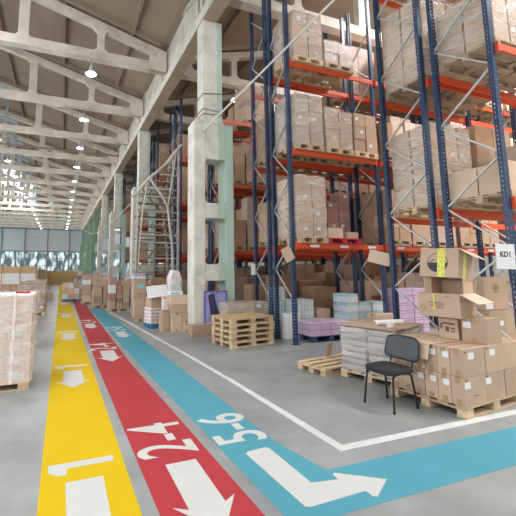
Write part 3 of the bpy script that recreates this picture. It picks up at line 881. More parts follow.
for k in range(4):
    for i in range(2 if k < 3 else 1):
        pack((6.98 + i * .42, 7.62, .142 + k * .235), (.40, .5, .23), 'packcyan', f'cyan and white wrapped pack, {LAYER[k]}, {"left" if i == 0 else "right"} of the cyan stack', group='cyan packs')
for k in range(3):
    pack((7.90, 7.66, .142 + k * .235), (.52, .5, .23), 'packcyan', f'cyan and white wrapped pack, {LAYER[k]}, beside the cyan stack', group='cyan packs')
carton((7.02, 7.1, .0), (.36, .34, .42), 0, 'small brown carton in front of the cyan packs', 'brown', None, 2)
carton((7.46, 7.1, .0), (.62, .34, .60), 0, 'plain wide brown carton in front of the cyan packs', 'pale', None, 1)
for k in range(6):
    for i in range(2):
        pack((8.55 + i * .56, 7.4, .0 + k * .2), (.54, .6, .195), 'packpurple', f'lilac wrapped pack, {LAYER[k]}, {"left" if i == 0 else "right"} column of the tall lilac stack', group='lilac packs')
# brown cartons filling the ground floor of the rear half
for x, y, s_, l in ((5.3, 9.6, (.7, .5, 1.25), 'big dark carton'), (6.1, 9.6, (.8, .5, 1.5), 'broad dark carton'), (7.0, 9.6, (.9, .5, 1.35), 'large dark carton'), (8.0, 9.6, (.75, .5, 1.6), 'tallest dark carton')):
    carton((x, y, 0), s_, 0, f'{l} on the floor behind the far rack', 'dark', 'cartons behind the far rack', 1)

# hanging cards and signs
def card(name, loc, w_, h_, rot, m, label, cat, t=.004):
    o = MB().box(-w_ / 2, w_ / 2, -t / 2, t / 2, -h_ / 2, h_ / 2).build(name, M[m], None, loc); o.rotation_euler = rot
    return tag(o, label, cat)


card('cardboard_sheet', (4.95, 7.2, 2.07), .26, .34, (0, R(-28), 0), 'card2', 'tilted cardboard sheet hung on the far rack post', 'sheet')
card('cardboard_sheet', (6.43, 5.98, 1.97), .44, .27, (0, R(16), R(-58)), 'card2', 'tilted cardboard sheet hung on the near rack rear post', 'sheet')
s = card('sign', (5.02, 8.98, 1.71), .14, .30, (0, 0, 0), 'paper', 'small white tag on the rear post of the far rack', 'sign')
kd = MB().box(-.15, .15, -.003, .003, -.185, .185).build('sign', M['paper'], None, (6.15, 3.44, 1.92)); kd.rotation_euler = (0, R(2), R(-16))
tag(kd, 'white paper sign reading KD1 on the near rack post', 'sign')
inst('lettering', text_mesh('KD1', .105, M['ink'], 'lettering', .92, .003), (0, -.0045, .03), 0, kd, rot=(R(90), 0, 0))
for xa, xb in ((-.096, -.066), (-.058, -.03), (-.026, .004), (.062, .096)): MB().box(xa, xb, -.0055, -.0045, -.008, -.003).build('serif', M['ink'], kd)
for xa, xb in ((-.096, -.066), (-.058, -.03), (-.026, .004)): MB().box(xa, xb, -.0055, -.0045, .063, .068).build('serif', M['ink'], kd)
ar = MB().bar((.15, .0, 0), (.36, .05, 0), .01, .03).build('bracket', M['galv'], kd)

# ------------------------------------------------------------ stacked empty pallets beside the far rack
T0 = 3.56; rz = R(10.5)
base = pallet((3.56, 7.36, 0), rz, 'wooden pallet, lowest of the stack of five', 'wood', 1.22, .8, .124, 'stacked empty pallets')
for k in range(1, 5):
    dup(base, (3.56 + random.uniform(-.015, .015), 7.36 + random.uniform(-.015, .015), .1245 * k), rz + R(random.uniform(-1.2, 1.2)), f'wooden pallet, {["", "second", "third", "fourth", "topmost"][k]} from the floor in the stack of five', 'stacked empty pallets')
o = MB().box(0, 1.25, 0, .82, 0, .012).build('plywood_board', M['tan'], None, (3.55, 7.36, .625), rz); tag(o, 'thin board lying on top of the stack of five pallets', 'board')
load('low wrapped load behind stacked pallets', 'the floor behind the pallets', 4.0, 8.5, 0, 1.2, .55, .72, 3, 1, 3, 'wrapped', True, 'wood')
# loose pallet on the floor
pallet((4.10, 4.98, 0), R(97), 'single pallet lying flat on the floor by the wrapped stack', 'wood', .5, .0001 + .8, .13) if False else None
pl_ = pallet((4.14, 4.99, 0), R(9), 'single pallet lying flat on the floor behind the wrapped stack', 'wood', 1.2, .62, .125)
pl_.location = (4.08, 4.99, 0)
card('cardboard_sheet', (4.72, 5.66, .20), .26, .34, (R(8), 0, R(30)), 'card2', 'cardboard sheet leaning behind the flat pallet', 'sheet')

# ------------------------------------------------------------ film wrapped stack by the chair
wa = math.atan2(4.12 - 4.98, 4.67 - 4.37)
ux = Vector((math.cos(wa), math.sin(wa)));
wr = R(19.2)
# frame: origin near corner B(4.67,4.12); local x to the right, local y away
T = Matrix.Translation((4.68, 4.14, 0)) @ Matrix.Rotation(wr, 4, 'Z')
pallet((4.68, 4.14, 0), wr, 'pallet under the film wrapped grey stack', 'wood', 1.1, .9, .12)
M['bag'] = mat('grey_sack_paper', (.44, .405, .37), .6, var=.12, scale=3, rand=.28)
for k in range(7):
    for i in range(2):
        for j in range(2):
            p = T @ Vector((i * .55 + .01, j * .45 + .01, .122 + k * .096))
            o = MB().box(0, .53, 0, .43, 0, .094).build('paper_sack', M['bag'], None, p, wr, .03)
            tag(o, f'grey paper sack, {(LAYER + ["top layer"])[k]}, {"front" if j == 0 else "back"} {"left" if i == 0 else "right"} of the wrapped stack', 'sack', 'sacks in the wrapped stack')
film_round(T, 1.1, .9, .12, .675, 'cloudy stretch film round the grey stack behind the chair', 'filmthick', wr)
o = MB().box(0, 1.12, 0, .93, 0, .012).build('cardboard_sheet', M['card'], None, T @ Vector((-.01, -.01, .815)), wr); tag(o, 'cardboard sheet covering the film wrapped stack', 'sheet')
o = MB().tube([(0, 0, 0), (.5, 0, 0)], .042, 16).build('film_roll', M['white'], None, T @ Vector((.28, .42, .872)), wr + R(-28), smooth=False); tag(o, 'white roll of stretch film on the wrapped stack', 'roll')
MB().tube([(-.02, 0, 0), (.52, 0, 0)], .018, 12).build('core', M['tape'], o)
o = MB().lathe([(.025, -.025), (.05, -.025), (.05, .025), (.025, .025), (.025, -.025)], n=18).build('tape_roll', M['white'], None, T @ Vector((.30, .2, .853))); tag(o, 'small white tape roll beside the film roll', 'roll')

# ------------------------------------------------------------ cartons on the right hand pallet
pr = R(5.5); T = Matrix.Translation((4.49, 3.07, 0)) @ Matrix.Rotation(pr, 4, 'Z')
pallet((4.49, 3.07, 0), pr, 'wooden pallet under the brown cartons beside the chair', 'wood', 1.3, .97, .13)
ROWN = ['front', 'second', 'third', 'fourth', 'fifth', 'back']
for k, z in ((0, .132), (1, .458)):
    for j in range(6):
        for i in range(3):
            if k == 0 and i > 0 and j > 0: continue
            sx, sy = (.445, .158) if k == 0 else (.47, .155)
            p = T @ Vector((i * sx + .01 + .015 * k + random.uniform(0, .008), j * sy + .005, z))
            carton(p, (sx - .012, sy - .006, .322), pr + R(random.uniform(-.5, .5)), f'brown carton, {"lower" if k == 0 else "upper"} tier, {ROWN[j]} row {("left", "middle", "right")[i]}, pallet beside the chair', 'brown', 'cartons beside the chair', 1 if i == 0 or j == 0 else 0)
            if (j == 0 and i < 2) or (i == 0 and j in (1, 2, 3)):
                q = T @ Vector((i * sx, j * sy, z))
                c = bpy.context.scene.objects[-1] if False else None
# paper labels on the visible faces (children of their cartons)
for o in [o for o in COL.objects if o.get('group') == 'cartons beside the chair']:
    l = o['label']; j = ('left' in l.split(',')[2]) and not ('front row' in l)
    if 'front row' in l and ('left' in l or 'middle' in l):
        up = 'upper' in l
        MB().box(.10 if up else .0, .22 if up else .12, -.002, 0, .20, .275).build('shipping_label', M['paper'], o)
        MB().box(.02, .06, -.0015, 0, .28, .30).build('printed_mark', M['inkb'], o)
        if not up and 'left' in l: MB().box(.18, .27, -.0015, 0, .10, .11).build('printed_mark', M['inkb'], o)
    elif 'left' in l and any(a in l for a in ('second row', 'third row', 'fourth row')):
        MB().box(-.002, 0, .015, .085, .20, .27).build('shipping_label', M['paper'], o)
zt = .782
e = carton((5.10, 3.15, zt), (.31, .30, .32), R(3), 'brown carton with white label standing on the upper tier, nearest', 'brown', None, 1)
MB().box(-.002, 0, .18, .28, .18, .26).build('shipping_label', M['paper'], e)
fr = R(-88)
f_ = carton((5.08, 3.76, zt), (.26, .26, .27), fr, 'small brown carton with dark print between the larger cartons', 'brown', None, 1)
for a, b, c, d in ((.05, .22, .19, .215), (.09, .14, .09, .16), (.16, .22, .13, .15), (.16, .22, .09, .11), (.02, .05, .12, .2)):
    MB().box(a, b, -.0015, 0, c, d).build('printed_mark', M['inkb'], f_)
# lid sheet with a hanging flap
o = MB().box(0, .56, 0, .62, 0, .006).build('cardboard_sheet', M['card2'], None, (4.455, 3.42, zt + .003), R(4)); tag(o, 'flat cardboard lid with a flap hanging beside the chair back', 'sheet')
fl = MB().box(-.006, 0, 0, .32, -.20, 0).build('flap', M['card2'], o, (0, .02, .004)); fl.rotation_euler = (0, R(16), 0)


def open_carton(loc, size, rot, label, flaps, opens='z', t=.006, m='card', kids=None):
    """carton with a real hollow inside and separate flaps. flaps: list of (edge, length, angle)"""
    sx, sy, sz = size; mb = MB()
    mb.box(0, sx, 0, sy, 0, t); mb.box(0, sx, 0, t, t, sz); mb.box(0, sx, sy - t, sy, t, sz); mb.box(0, t, t, sy - t, t, sz); mb.box(sx - t, sx, t, sy - t, t, sz)
    o = mb.build('open_carton', M[m], None, loc); o.rotation_euler = rot; tag(o, label, 'box')
    for edge, ln, ang in flaps:
        a = R(ang); f = MB()
        if edge == 'l': f.box(-ln, 0, 0, sy, -t, 0); p = (0, 0, sz); r = (0, a, 0)
        if edge == 'r': f.box(0, ln, 0, sy, -t, 0); p = (sx, 0, sz); r = (0, -a, 0)
        if edge == 'f': f.box(0, sx, -ln, 0, -t, 0); p = (0, 0, sz); r = (-a, 0, 0)
        if edge == 'b': f.box(0, sx, 0, ln, -t, 0); p = (0, sy, sz); r = (a, 0, 0)
        q = f.build('flap', M['card2'], o, p); q.rotation_euler = r
    return o


# big open carton G: front face from (4.66,3.70) to (5.07,3.40)
ga = R(-80)
z1 = zt + .30
G_ = open_carton((4.87, 3.89, z1), (.54, .44, .32), (0, 0, ga), 'open brown carton with diamond hazard mark and spread flaps', [('l', .20, -6), ('r', .24, -28), ('b', .2, 60)])
MB().prism([(.07, .06), (.115, .115), (.07, .17), (.025, .115)], -.0012, 0).build('printed_mark', M['inkb'], G_)
MB().prism([(.07, .068), (.108, .115), (.07, .162), (.032, .115)], -.0016, -.0012).build('printed_mark', M['card'], G_)
for z, a, b in ((.19, .15, .31), (.17, .19, .34), (.145, .15, .20), (.145, .24, .33), (.12, .24, .33)):
    MB().box(a, b, -.0015, 0, z, z + .010).build('printed_mark', M['inkb'], G_)
inst('printed_mark', text_mesh('U N', .03, M['inkb'], 'printed_mark', 1, .0006), (.07, -.0018, .115), 0, G_, rot=(R(90), 0, 0))
for x in (.36, .39, .42): MB().box(x, x + .012, -.0015, 0, .28, .292).build('printed_mark', M['inkb'], G_)
q = MB().box(.205, .225, -.002, 0, .10, .32).build('yellow_tape', M['ytape'], G_)
MB().box(.52, .522, .12, .145, .05, .32).build('yellow_tape', M['ytape'], G_)
# small open carton lying inside G's mouth
J = open_carton((5.30, 3.84, z1 + .26), (.40, .27, .30), (R(88), 0, ga + R(2)), 'small carton lying open towards the view under the logo carton', [('l', .1, 60)])
# tilted carton with round logo
H_ = MB(); hx, hy, hz = .50, .40, .40; H_.box(0, hx, 0, hy, 0, hz)
H_ = H_.build('carton', M['card'], None, (4.90, 3.86, z1 + .555)); H_.rotation_euler = Matrix.Rotation(ga - R(3), 3, 'Z').to_4x4().to_euler(); H_.rotation_euler = (Matrix.Rotation(ga, 4, 'Z') @ Matrix.Rotation(R(-8), 4, 'X') @ Matrix.Rotation(R(2), 4, 'Y')).to_euler()
tag(H_, 'tilted brown carton with round black logo and yellow tape, topmost', 'box')
ring = MB(); n = 36; cx, cz, r0, r1 = .235, .20, .128, .136; base = 0
for rr in (r0, r1):
    for k in range(n): a = 2 * math.pi * k / n; ring.v.append((cx + rr * math.cos(a), -.0015, cz + rr * math.sin(a)))
for k in range(n): ring.f.append((k, (k + 1) % n, n + (k + 1) % n, n + k)); ring.m.append(0)
ring.build('round_logo', M['ink'], H_)
half = [(cx + r0 * math.cos(a), cz + r0 * math.sin(a)) for a in [math.pi + i * math.pi / 18 for i in range(19)]]
MB().prism(half, -.0015, 0).build('round_logo', M['ink'], H_)
inst('printed_mark', text_mesh('Corona', .05, M['ink'], 'printed_mark', 1, .0006), (cx - .03, -.002, cz + .025), 0, H_, rot=(R(90), R(-12), 0)) if False else MB().bar((cx - .1, -.001, cz + .01), (cx - .03, -.001, cz + .045), .001, .012).build('printed_mark', M['ink'], H_)
MB().box(.235, .335, -.0025, 0, 0, hz).build('yellow_tape', M['ytape'], H_)
MB().box(-.001, hx + .001, .0, .05, hz, hz + .002).build('yellow_tape', M['ytape'], H_)
MB().box(.235, .335, 0, hy, hz, hz + .002).build('yellow_tape', M['ytape'], H_)
MB().box(hx, hx + .002, .12, .2, 0, hz).build('yellow_tape', M['ytape'], H_)
MB().box(.04, .12, .02, .1, hz, hz + .003).build('shipping_label', M['paper'], H_)
q = MB().box(0, .2, 0, hy, -.006, 0).build('flap', M['card2'], H_, (hx, 0, hz)); q.rotation_euler = (0, R(32), 0)
# printed carton behind, left of the sign (child marks)
for o in [o for o in COL.objects if o.get('label', '').startswith('tall brown carton with dark print')]:
    for a, b, c, d in ((.20, .42, .36, .37), (.30, .31, .26, .46), (.24, .38, .30, .31), (.26, .28, .33, .42), (.34, .36, .33, .42)):
        MB().box(a, b, -.0015, 0, c, d).build('printed_mark', M['inkb'], o)
    MB().box(.02, .20, -.002, 0, .02, .14).build('shipping_label', M['paper'], o)
o = MB().lathe([(0, .0), (.045, 0), (.05, .02), (.05, .13), (.018, .17), (.018, .2), (0, .2)], n=14).build('spray_bottle', M['cyan'], None, T @ Vector((.98, .45, zt)), smooth=True); tag(o, 'small blue and green bottle behind the nearest upper carton', 'bottle')
MB().lathe([(.02, .2), (.02, .23), (0, .23)], n=10).build('cap', M['green'], o)

# ------------------------------------------------------------ visitor chair
def chair(loc, rz):
    root = empty('visitor_chair', loc, rz, 'black visitor chair with dark fabric seat and plastic back', 'chair')
    # local: faces -y; width along x; feet at corners
    fw, fd = .21, .20
    for sx in (-1, 1):
        MB().tube([(sx * .215, -.215, 0), (sx * .19, -.17, .40), (sx * .185, -.13, .425)], .014, 10).build('leg', M['black'], root)
        MB().tube([(sx * .215, .215, 0), (sx * .19, .165, .40), (sx * .185, .12, .425)], .014, 10).build('leg', M['black'], root)
        for y in (-.215, .215): MB().tube([(sx * .215, y, 0), (sx * .214, y * .985, .03)], .017, 10).build('foot_cap', M['black'], root)
    MB().tube([(-.185, -.13, .425), (-.185, .12, .425), (.185, .12, .425), (.185, -.13, .425), (-.185, -.13, .425)], .0125, 8).build('seat_frame', M['black'], root)
    for sx in (-1, 1):
        MB().tube([(sx * .15, .12, .425), (sx * .15, .20, .43), (sx * .152, .235, .48), (sx * .155, .27, .60)], .011, 8).build('back_support', M['black'], root)
    # seat: rounded square pad
    n = 40; prof = []
    mb = MB(); layers = [(.90, .432), (1.0, .44), (1.02, .46), (.98, .482), (.85, .492), (.5, .488), (0.02, .484)]
    for s, z in layers:
        for k in range(n):
            a = 2 * math.pi * k / n; c, q = math.cos(a), math.sin(a); e = 2 / 4.2
            x = .235 * s * math.copysign(abs(c) ** e, c); y = .215 * s * math.copysign(abs(q) ** e, q) - .0
            zz = z + (-.02 * max(0, (-y - .12) / .1) ** 2 if y < -.12 else 0) + (.008 * (y / .2) ** 2 if y > 0 else 0)
            mb.v.append((x, y, zz))
    for i in range(len(layers) - 1):
        for k in range(n):
            a = i * n + k; b = i * n + (k + 1) % n; mb.f.append((a, b, b + n, a + n)); mb.m.append(0)
    mb.f.append(tuple(range(n))[::-1]); mb.m.append(0); mb.f.append(tuple(len(mb.v) - n + k for k in range(n))); mb.m.append(0)
    mb.build('seat', M['fabric'], root, smooth=True)
    # backrest: curved rounded shell, wider at the bottom
    mb = MB(); nu, nv = 18, 12
    def P(u, v, t):
        h = .285; a = u * 2 - 1; b = v * 2 - 1
        wv = .235 - .006 * b; e = 1 - .10 * abs(a) ** 4
        # superellipse clamp
        x = a * wv * (1 - .10 * abs(b) ** 5); z = .69 + b * h / 2 * (1 - .14 * abs(a) ** 5)
        y = .268 + .30 * (z - .55) - .045 * (a * a) + t * .018 + .0
        return (x, y, z)
    for t in (0, 1):
        for j in range(nv + 1):
            for i in range(nu + 1): mb.v.append(P(i / nu, j / nv, t))
    S = (nu + 1) * (nv + 1)
    for t in (0, 1):
        for j in range(nv):
            for i in range(nu):
                a = t * S + j * (nu + 1) + i; mb.f.append((a, a + 1, a + nu + 2, a + nu + 1)); mb.m.append(0)
    edge = [i for i in range(nu + 1)] + [j * (nu + 1) + nu for j in range(1, nv + 1)] + [nv * (nu + 1) + i for i in range(nu - 1, -1, -1)] + [j * (nu + 1) for j in range(nv - 1, 0, -1)]
    for k in range(len(edge)):
        a, b = edge[k], edge[(k + 1) % len(edge)]; mb.f.append((a, b, b + S, a + S)); mb.m.append(0)
    bk = mb.build('backrest', M['backshell'], root, smooth=True)
    rim = [P(0, 0, .5)]; rim = [tuple(Vector(mb.v[k]) * .5 + Vector(mb.v[k + S]) * .5) for k in edge]; rim.append(rim[0])
    MB().tube(rim, .011, 8, False).build('rim', M['black'], bk, smooth=True)
    return root


chair((4.04, 3.72, 0), R(-90 + -4) if False else R(-86))

# ------------------------------------------------------------ wrapped load at the left foreground
T = Matrix.Translation((-1.62, 5.98, 0)); nx, ny, nz = 4, 3, 6
pallet((-1.62, 6.0, 0), 0, 'pale wooden pallet under the wrapped load at the yellow lane', 'wood', 1.25, .95, .12)
for k in range(nz):
    for i in range(nx):
        for j in range(ny):
            if i < 1 or (j > 0 and i < nx - 1 and k < nz - 1): continue
            p = (-1.61 + i * .31, 6.02 + j * .31, .122 + k * .204)
            o = inst('carton', None, p) if False else MB().box(0, .305, 0, .305, 0, .2).build('carton', M['loadwhite'], None, p)
            tag(o, f'pale printed carton, {LAYER[k]}, {("front", "middle", "back")[j]} {("outer left", "inner left", "inner right", "lane side")[i]}, wrapped load by the lane', 'box', 'cartons of the lane side load')
            if j == 0 and i == 3 and k < 4: MB().box(.03, .17, -.002, 0, .04, .15).build('shipping_label', M['paper'], o)
film_round(T, 1.27, .97, .12, 1.235, 'shiny stretch film round the load beside the yellow lane', 'film')
for i, (x, y0) in enumerate(((-.62, 5.945), (-1.2, 5.945))):
    o = MB().box(x, x + .035, y0 - .004, y0, .12, 1.37).build('warning_tape', M['redwhite']); tag(o, f'red and white tape strip up the wrapped load, {("nearer the lane", "further from the lane")[i]}', 'tape')
o = MB().box(-.62, -.42, 6.1, 6.18, 1.372, 1.40).build('tape_end', M['redpallet']); tag(o, 'red tape end lying on the wrapped load', 'tape')
# loads behind it along the left side
def block(x, y, wx, wy, h, nx, ny, nz, kind, where, wrap=True, palm='wood', top=0):
    load(where, 'the left side stacks', x, y, 0, wx, wy, h, nx, ny, nz, kind, wrap, palm)


block(-1.5, 8.6, 1.0, .9, .95, 3, 2, 3, 'brown', 'second load beside the yellow lane')
block(-1.75, 11.0, .95, .9, .85, 2, 2, 3, 'brown', 'third load beside the yellow lane')
block(-1.42, 14.8, .95, .95, 1.15, 2, 2, 4, 'dark', 'dark load beside the yellow lane')
block(-1.5, 21.5, .55, .5, .75, 1, 1, 3, 'pale', 'slim stack far along the lane', False)
carton((-.85, 21.6, 0), (.5, .4, .42), 0, 'brown carton on the floor beside the slim far stack', 'brown', None, 1)
o = MB().box(-.25, .25, -.2, .2, 0, .32).build('crate', M['cyan'], None, (-1.35, 17.0, 0)); tag(o, 'small teal crate behind the dark load', 'crate')
# white van sized cabinet, chipboard partitions
M['whitepanel'] = mat('white_panel', (.74, .76, .78), .5, var=.05)
mb = MB(); mb.box(-14, -1.45, 25, 25.12, 0, 1.42)
struct(mb.build('wall_partition_white', M['whitepanel'])).name = 'trim_40'
mb = MB(); mb.box(-14, -1.4, 25.02, 25.1, 1.42, 1.85)
for x in (-3.4, -2.4, -1.5): mb.box(x, x + .06, 24.95, 25.0, 0, 1.85)
struct(mb.build('trim_41', M['tan']))
mb = MB(); mb.box(-1.4, 2.1, 42, 42.1, 0, 1.45); mb.box(-1.4, -1.32, 25.1, 42, 0, 1.6)
struct(mb.build('trim_42', M['tan']))

# ------------------------------------------------------------ pallet of boxes standing on the red lane
pallet((.12, 20.3, 0), 0, 'blue pallet standing at the end of the red lane', 'bluewood', .85, 1.0, .14, None, 'blue_pallet')
for k in range(3):
    for i in range(3):
        kk = ('white', 'brown', 'pale')[(i + k) % 3]
        if kk == 'white':
            pack((.13 + i * .28, 20.32, .142 + k * .28), (.26, .5, .27), 'packwhite', f'white wrapped pack, {LAYER[k]} {PX[3][i]}, on the blue pallet in the lane', group='packs on the lane pallet')
        else:
            carton((.13 + i * .28, 20.32, .142 + k * .28), (.26, .5, .275), 0, f'{kk} carton, {LAYER[k]} {PX[3][i]}, on the blue pallet in the lane', kk, 'cartons on the lane pallet')

# ------------------------------------------------------------ crowded stacks between the lanes and the columns
AREA = [(1.85, 15.1), (2.75, 15.3), (1.35, 16.7), (2.3, 17.0), (3.2, 16.4), (1.0, 18.6), (1.9, 18.9), (2.9, 20.2), (1.2, 20.8), (2.2, 21.3), (1.3, 23.2), (2.3, 23.8), (1.1, 26), (2.2, 26.4), (.9, 29), (2.0, 29.6), (.9, 33), (2.0, 34)]
rg = random.Random(11)
WH = ['near the lane end', 'beside the lane end', 'next the third column', 'behind the first stack', 'beside the third column', 'left of the crowded stacks', 'amid the crowded stacks', 'behind the third column', 'behind the lane pallet', 'in the mid distance', 'in the farther row', 'in the farther row inside', 'in the distant row', 'in the distant inner row', 'in the last row', 'in the last inner row', 'beyond the last row', 'beyond the last inner row']
far = MB()
for q, (x, y) in enumerate(AREA):
    if 18.4 < y < 19.4 and x > 2.6: continue
    wx = .82; nx = rg.choice((2, 3)) if y < 22 else 3
    near = y < 21
    if near: pallet((x, y, 0), R(rg.uniform(-4, 4)), f'wooden pallet {WH[q]}', 'wood', .86, .7, .12, 'pallets in the crowded area', parts=False)
    else: far.mi = 0; far.box(x, x + .84, y, y + .7, 0, .12)
    for i in range(nx):
        z = .122; top = rg.uniform(.75, 1.3); k = 0; w_ = wx / nx
        while z < top and k < 6:
            hh = rg.uniform(.17, .36); ww = w_ * rg.uniform(.82, .97); dd = rg.uniform(.4, .62); px_ = x + .02 + i * w_ + (w_ - ww) * rg.random(); py = y + .02 + rg.uniform(0, .05)
            m = rg.choice(('brown', 'brown', 'pale', 'wrapped', 'pink', 'packw', 'dark'))
            where = f'{LAYER[k]} {PX[nx][i]}, stack {WH[q]}'
            if not near: far.mi = rg.randrange(8); far.box(px_, px_ + ww, py, py + dd, z, z + hh - .004)
            elif m == 'packw': pack((px_, py, z), (ww, dd, hh - .004), rg.choice(('packwhite', 'white', 'packcyan', 'packpink')), f'wrapped pack, {where}', group='goods in the crowded area')
            else: carton((px_, py, z), (ww, dd, hh - .004), 0, f'{"film covered" if m == "wrapped" else "pinkish" if m == "pink" else "dark brown" if m == "dark" else m} carton, {where}', m, 'goods in the crowded area', 1 if y < 16 and z < .2 else 0)
            z += hh; k += 1
o = far.build('distant_cartons', FV); tag(o, 'crowd of distant cartons and packs far down between lanes and columns', 'boxes', None, 'stuff')
o = MB().prism([(0, 0), (.28, 0), (.24, .10), (.05, .12)], 0, .2).build('yellow_bag', M['yellow'], None, (2.35, 17.6, 0)); tag(o, 'small yellow bag on the floor amid the crowded stacks', 'bag')

# ------------------------------------------------------------ cluster by the near column
cl = 'goods beside the near column'
pallet((2.32, 12.0, 0), R(-4), 'wooden pallet under the carton tower with cyan label', 'wood', .62, .8, .12)
a = carton((2.30, 12.0, .122), (.66, .7, .62), R(-4), 'wide brown carton at the base of the labelled tower', 'brown', cl, 1)
b = carton((2.28, 12.02, .745), (.38, .55, .64), R(-2), 'brown carton with cyan label in the labelled tower', 'brown', cl, 1)
MB().box(.12, .34, -.002, 0, .34, .46).build('cyan_label', M['cyan'], b); MB().box(.13, .24, -.0015, 0, .14, .17).build('printed_mark', M['inkb'], b)
carton((2.02, 12.1, .5), (.2, .4, .30), 0, 'small carton sticking out of the labelled tower side', 'pale', cl) if False else None
c = pack((2.24, 12.0, 1.388), (.42, .4, .10), 'packwhite', 'blue and white bundle on top of the labelled tower', group=cl); c2 = pack((2.26, 12.0, 1.49), (.38, .4, .09), 'purple', 'lilac bundle on top of the labelled tower', group=cl)
carton((2.72, 12.3, .745), (.3, .5, .42), 0, 'brown carton beside the cyan labelled carton', 'brown', cl, 1)
carton((3.05, 12.6, 0), (.5, .5, 1.12), 0, 'tall brown carton behind the white tray', 'brown', cl, 1)
carton((3.0, 12.55, 1.13), (.5, .45, .28), 0, 'brown carton topping the tall one behind the tray', 'dark', cl, 1)
# blue pallet with white and red bags, carton and tray
pallet((2.52, 10.55, 0), R(14), 'blue pallet under the white and red bags', 'bluewood', .42, .5, .12, None, 'blue_pallet')
for k in range(5):
    o = MB().box(0, .42, 0, .44, 0, .092).build('bag', M['bagwhite'] if k != 3 else M['redwhite'], None, (2.50 + .01 * (k % 2), 10.56, .122 + k * .094), R(14 + 3 * (k % 2)), .03)
    tag(o, f'{"white" if k != 3 else "red and white"} bag, {LAYER[k]} of the stack on the blue pallet', 'bag', 'bags on the blue pallet')
carton((2.52, 10.6, .595), (.44, .42, .30), R(10), 'brown carton on the bag stack under the tray', 'brown', cl, 1)
tray = MB().box(-.30, .30, -.2, .2, -.02, .02).build('white_tray', M['dots'], None, (2.70, 10.62, 1.06)); tray.rotation_euler = (R(52), R(-6), R(-8)); tag(tray, 'white tray sheet with rows of dark dots leaning on the cartons', 'tray')
for i in range(7):
    for j in range(4):
        MB().box(-.26 + i * .08, -.235 + i * .08, -.15 + j * .09, -.12 + j * .09, .02, .0215).build('dot', M['steelbrown'], tray)
carton((2.70, 9.98, 0), (.20, .3, .57), R(5), 'slim upright carton beside the blue pallet', 'brown', cl, 1)
carton((2.93, 9.82, 0), (.28, .3, .52), R(3), 'upright brown carton in the front of the column cluster', 'pale', cl, 1)
carton((3.225, 9.72, 0), (.2, .3, .25), 0, 'small low carton against the near column foot', 'pale', cl, 1)
carton((3.225, 9.74, .252), (.2, .3, .27), 0, 'small carton on the low one at the column foot', 'brown', cl, 1)
carton((2.90, 9.80, .527), (.5, .32, .22), R(2), 'long flat brown carton lying on the upright ones', 'brown', cl, 1)
carton((2.88, 9.80, .75), (.52, .32, .25), R(2), 'long pale carton second from the top by the column', 'pale', cl, 1)
d = pack((2.86, 9.82, 1.003), (.38, .3, .10), 'white', 'white and cyan box lying on top by the column', group=cl)
MB().box(.03, .28, -.002, 0, .02, .07).build('cyan_label', M['cyan'], d)
o = pack((2.72, 10.0, .58), (.16, .2, .36), 'redwhite', 'red and white wrapped pack between tray and long cartons', group=cl)
carton((3.08, 10.5, 0), (.34, .34, 1.0), 0, 'tall carton under the wrapped white bale', 'brown', cl)
o = MB().prism([(-.2, 0), (.2, 0), (.21, .4), (.14, .66), (-.1, .7), (-.2, .42)], -.18, .18).build('wrapped_bale', M['bagpale'], None, (3.24, 10.69, 1.003), 0, .06); tag(o, 'white plastic bale standing behind the column cartons', 'bale')
# at the foot of the near column
carton((3.2, 8.92, 0), (.55, .25, .30), R(4), 'long low brown carton in front of the near column', 'brown', cl, 1)
carton((3.80, 8.96, 0), (.3, .22, .34), 0, 'small brown carton before the violet frame', 'brown', cl, 1)
o = MB().tube([(3.70, 8.52, 0), (3.70, 8.52, .44)], .05, 16).build('paper_tube', M['white'], None, (0, 0, 0)); tag(o, 'white tube standing upright before the near column', 'tube')
vf = empty('framed_panel', (3.95, 9.18, .12), 0, 'violet framed panel with dark blue cloth in the column opening', 'frame')
fm = MB()
for q in ((-.33, -.29, 0, 1.02), (.29, .33, 0, 1.02), (-.33, .33, 0, .04), (-.33, .33, .98, 1.02)): fm.box(q[0], q[1], -.03, .0, q[2], q[3])
fm.build('frame', M['violet'], vf); MB().box(-.29, .29, -.015, -.005, .04, .98).build('panel', mat('pale_violet_panel', (.34, .34, .58), .4, var=.35, scale=7), vf)
MB().prism([(-.22, .9), (-.05, .95), (.05, .5), (.24, .55), (.2, .35), (.05, .12), (-.12, .1), (-.16, .5)], -.04, -.02).build('cloth', M['navycloth'], vf)
o = MB().box(0, .5, 0, .4, 0, .45).build('plinth', M['card'], None, (3.72, 9.3, 1.505)) if False else None

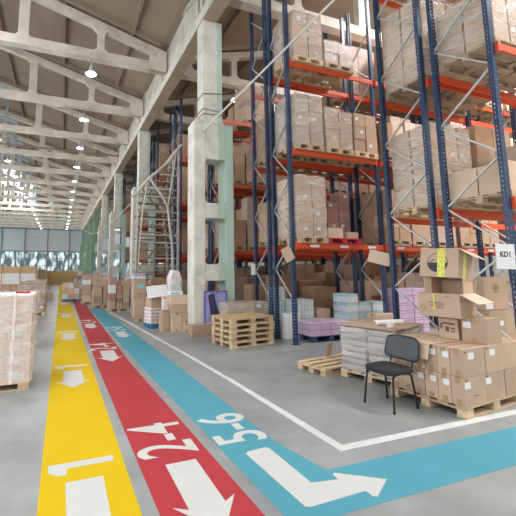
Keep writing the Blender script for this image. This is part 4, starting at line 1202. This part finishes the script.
# ------------------------------------------------------------ steel stair and ladder between the columns
sr = empty('steel_staircase', (2.6, 12.3, 0), 0, 'pale steel staircase with arched handrail between the columns', 'stairs')
Y0, Y1 = 1.2, 1.95
for yy in (Y0, Y1):
    MB().tube([(.0 - .05, yy, 4.55), (.45, yy, 5.2), (.72, yy, 5.45), (1.2, yy, 5.9), (1.75, yy, 6.7)], .055, 8).build('handrail', M['steelpale'], sr)
    MB().tube([(.47, yy, 5.2), (1.0, yy, 4.5), (1.22, yy, 4.1), (1.42, yy, 2.4), (1.5, yy, 0)], .05, 8).build('strut', M['steelpale'], sr)
    MB().tube([(1.55, yy, 6.5), (1.40, yy, 5.3), (1.22, yy, 4.15)], .035, 8).build('strut', M['steelpale'], sr)
    MB().tube([(.40, yy, 5.1), (.2, yy, 3.7), (.1, yy, 2.0), (.05, yy, 0)], .035, 8).build('strut', M['steelpale'], sr)
    MB().bar((.0, yy, 0), (.02, yy, 4.5), .05, .05).build('post', M['steelpale'], sr); MB().bar((1.62, yy, 0), (1.62, yy, 6.5), .05, .05).build('post', M['steelpale'], sr)
for k in range(30):
    z = 1.5 + .15 * k
    x1 = 1.6; x0 = .05 if z < 4.5 else .05 + (z - 4.5) * 1.0
    mb = MB(); mb.box(x0, x1, Y0 + .03, Y0 + .25, z, z + .04) if k % 2 == 0 else mb.box(x0, x1, Y1 - .25, Y1 - .03, z, z + .04)
    mb.build('tread', M['steelpale' if k % 3 else 'steelbrown'], sr)
for xa, za, xb, zb in ((.1, 1.6, 1.55, 3.4), (1.5, 3.4, .2, 4.9), (.3, 4.4, 1.6, 5.9), (1.55, 4.6, .7, 5.4), (.75, 2.0, 1.6, 4.7)):
    MB().tube([(xa, Y0 + .35, za), (xb, Y0 + .35, zb)], .03, 6).build('brace', M['steelbrown'], sr)
ld = empty('steel_ladder', (2.5, 12.9, 0), 0, 'tall narrow brown steel ladder under the staircase', 'ladder')
for x in (0, .62):
    MB().bar((x * 1.05, 0, 0), (x + .05, 0, 3.1), .04, .05).build('rail', M['steelbrown'], ld)
for k in range(11): MB().tube([(.02, 0, .3 + .26 * k), (.66, 0, .3 + .26 * k)], .018, 6).build('rung', M['steelbrown'], ld)
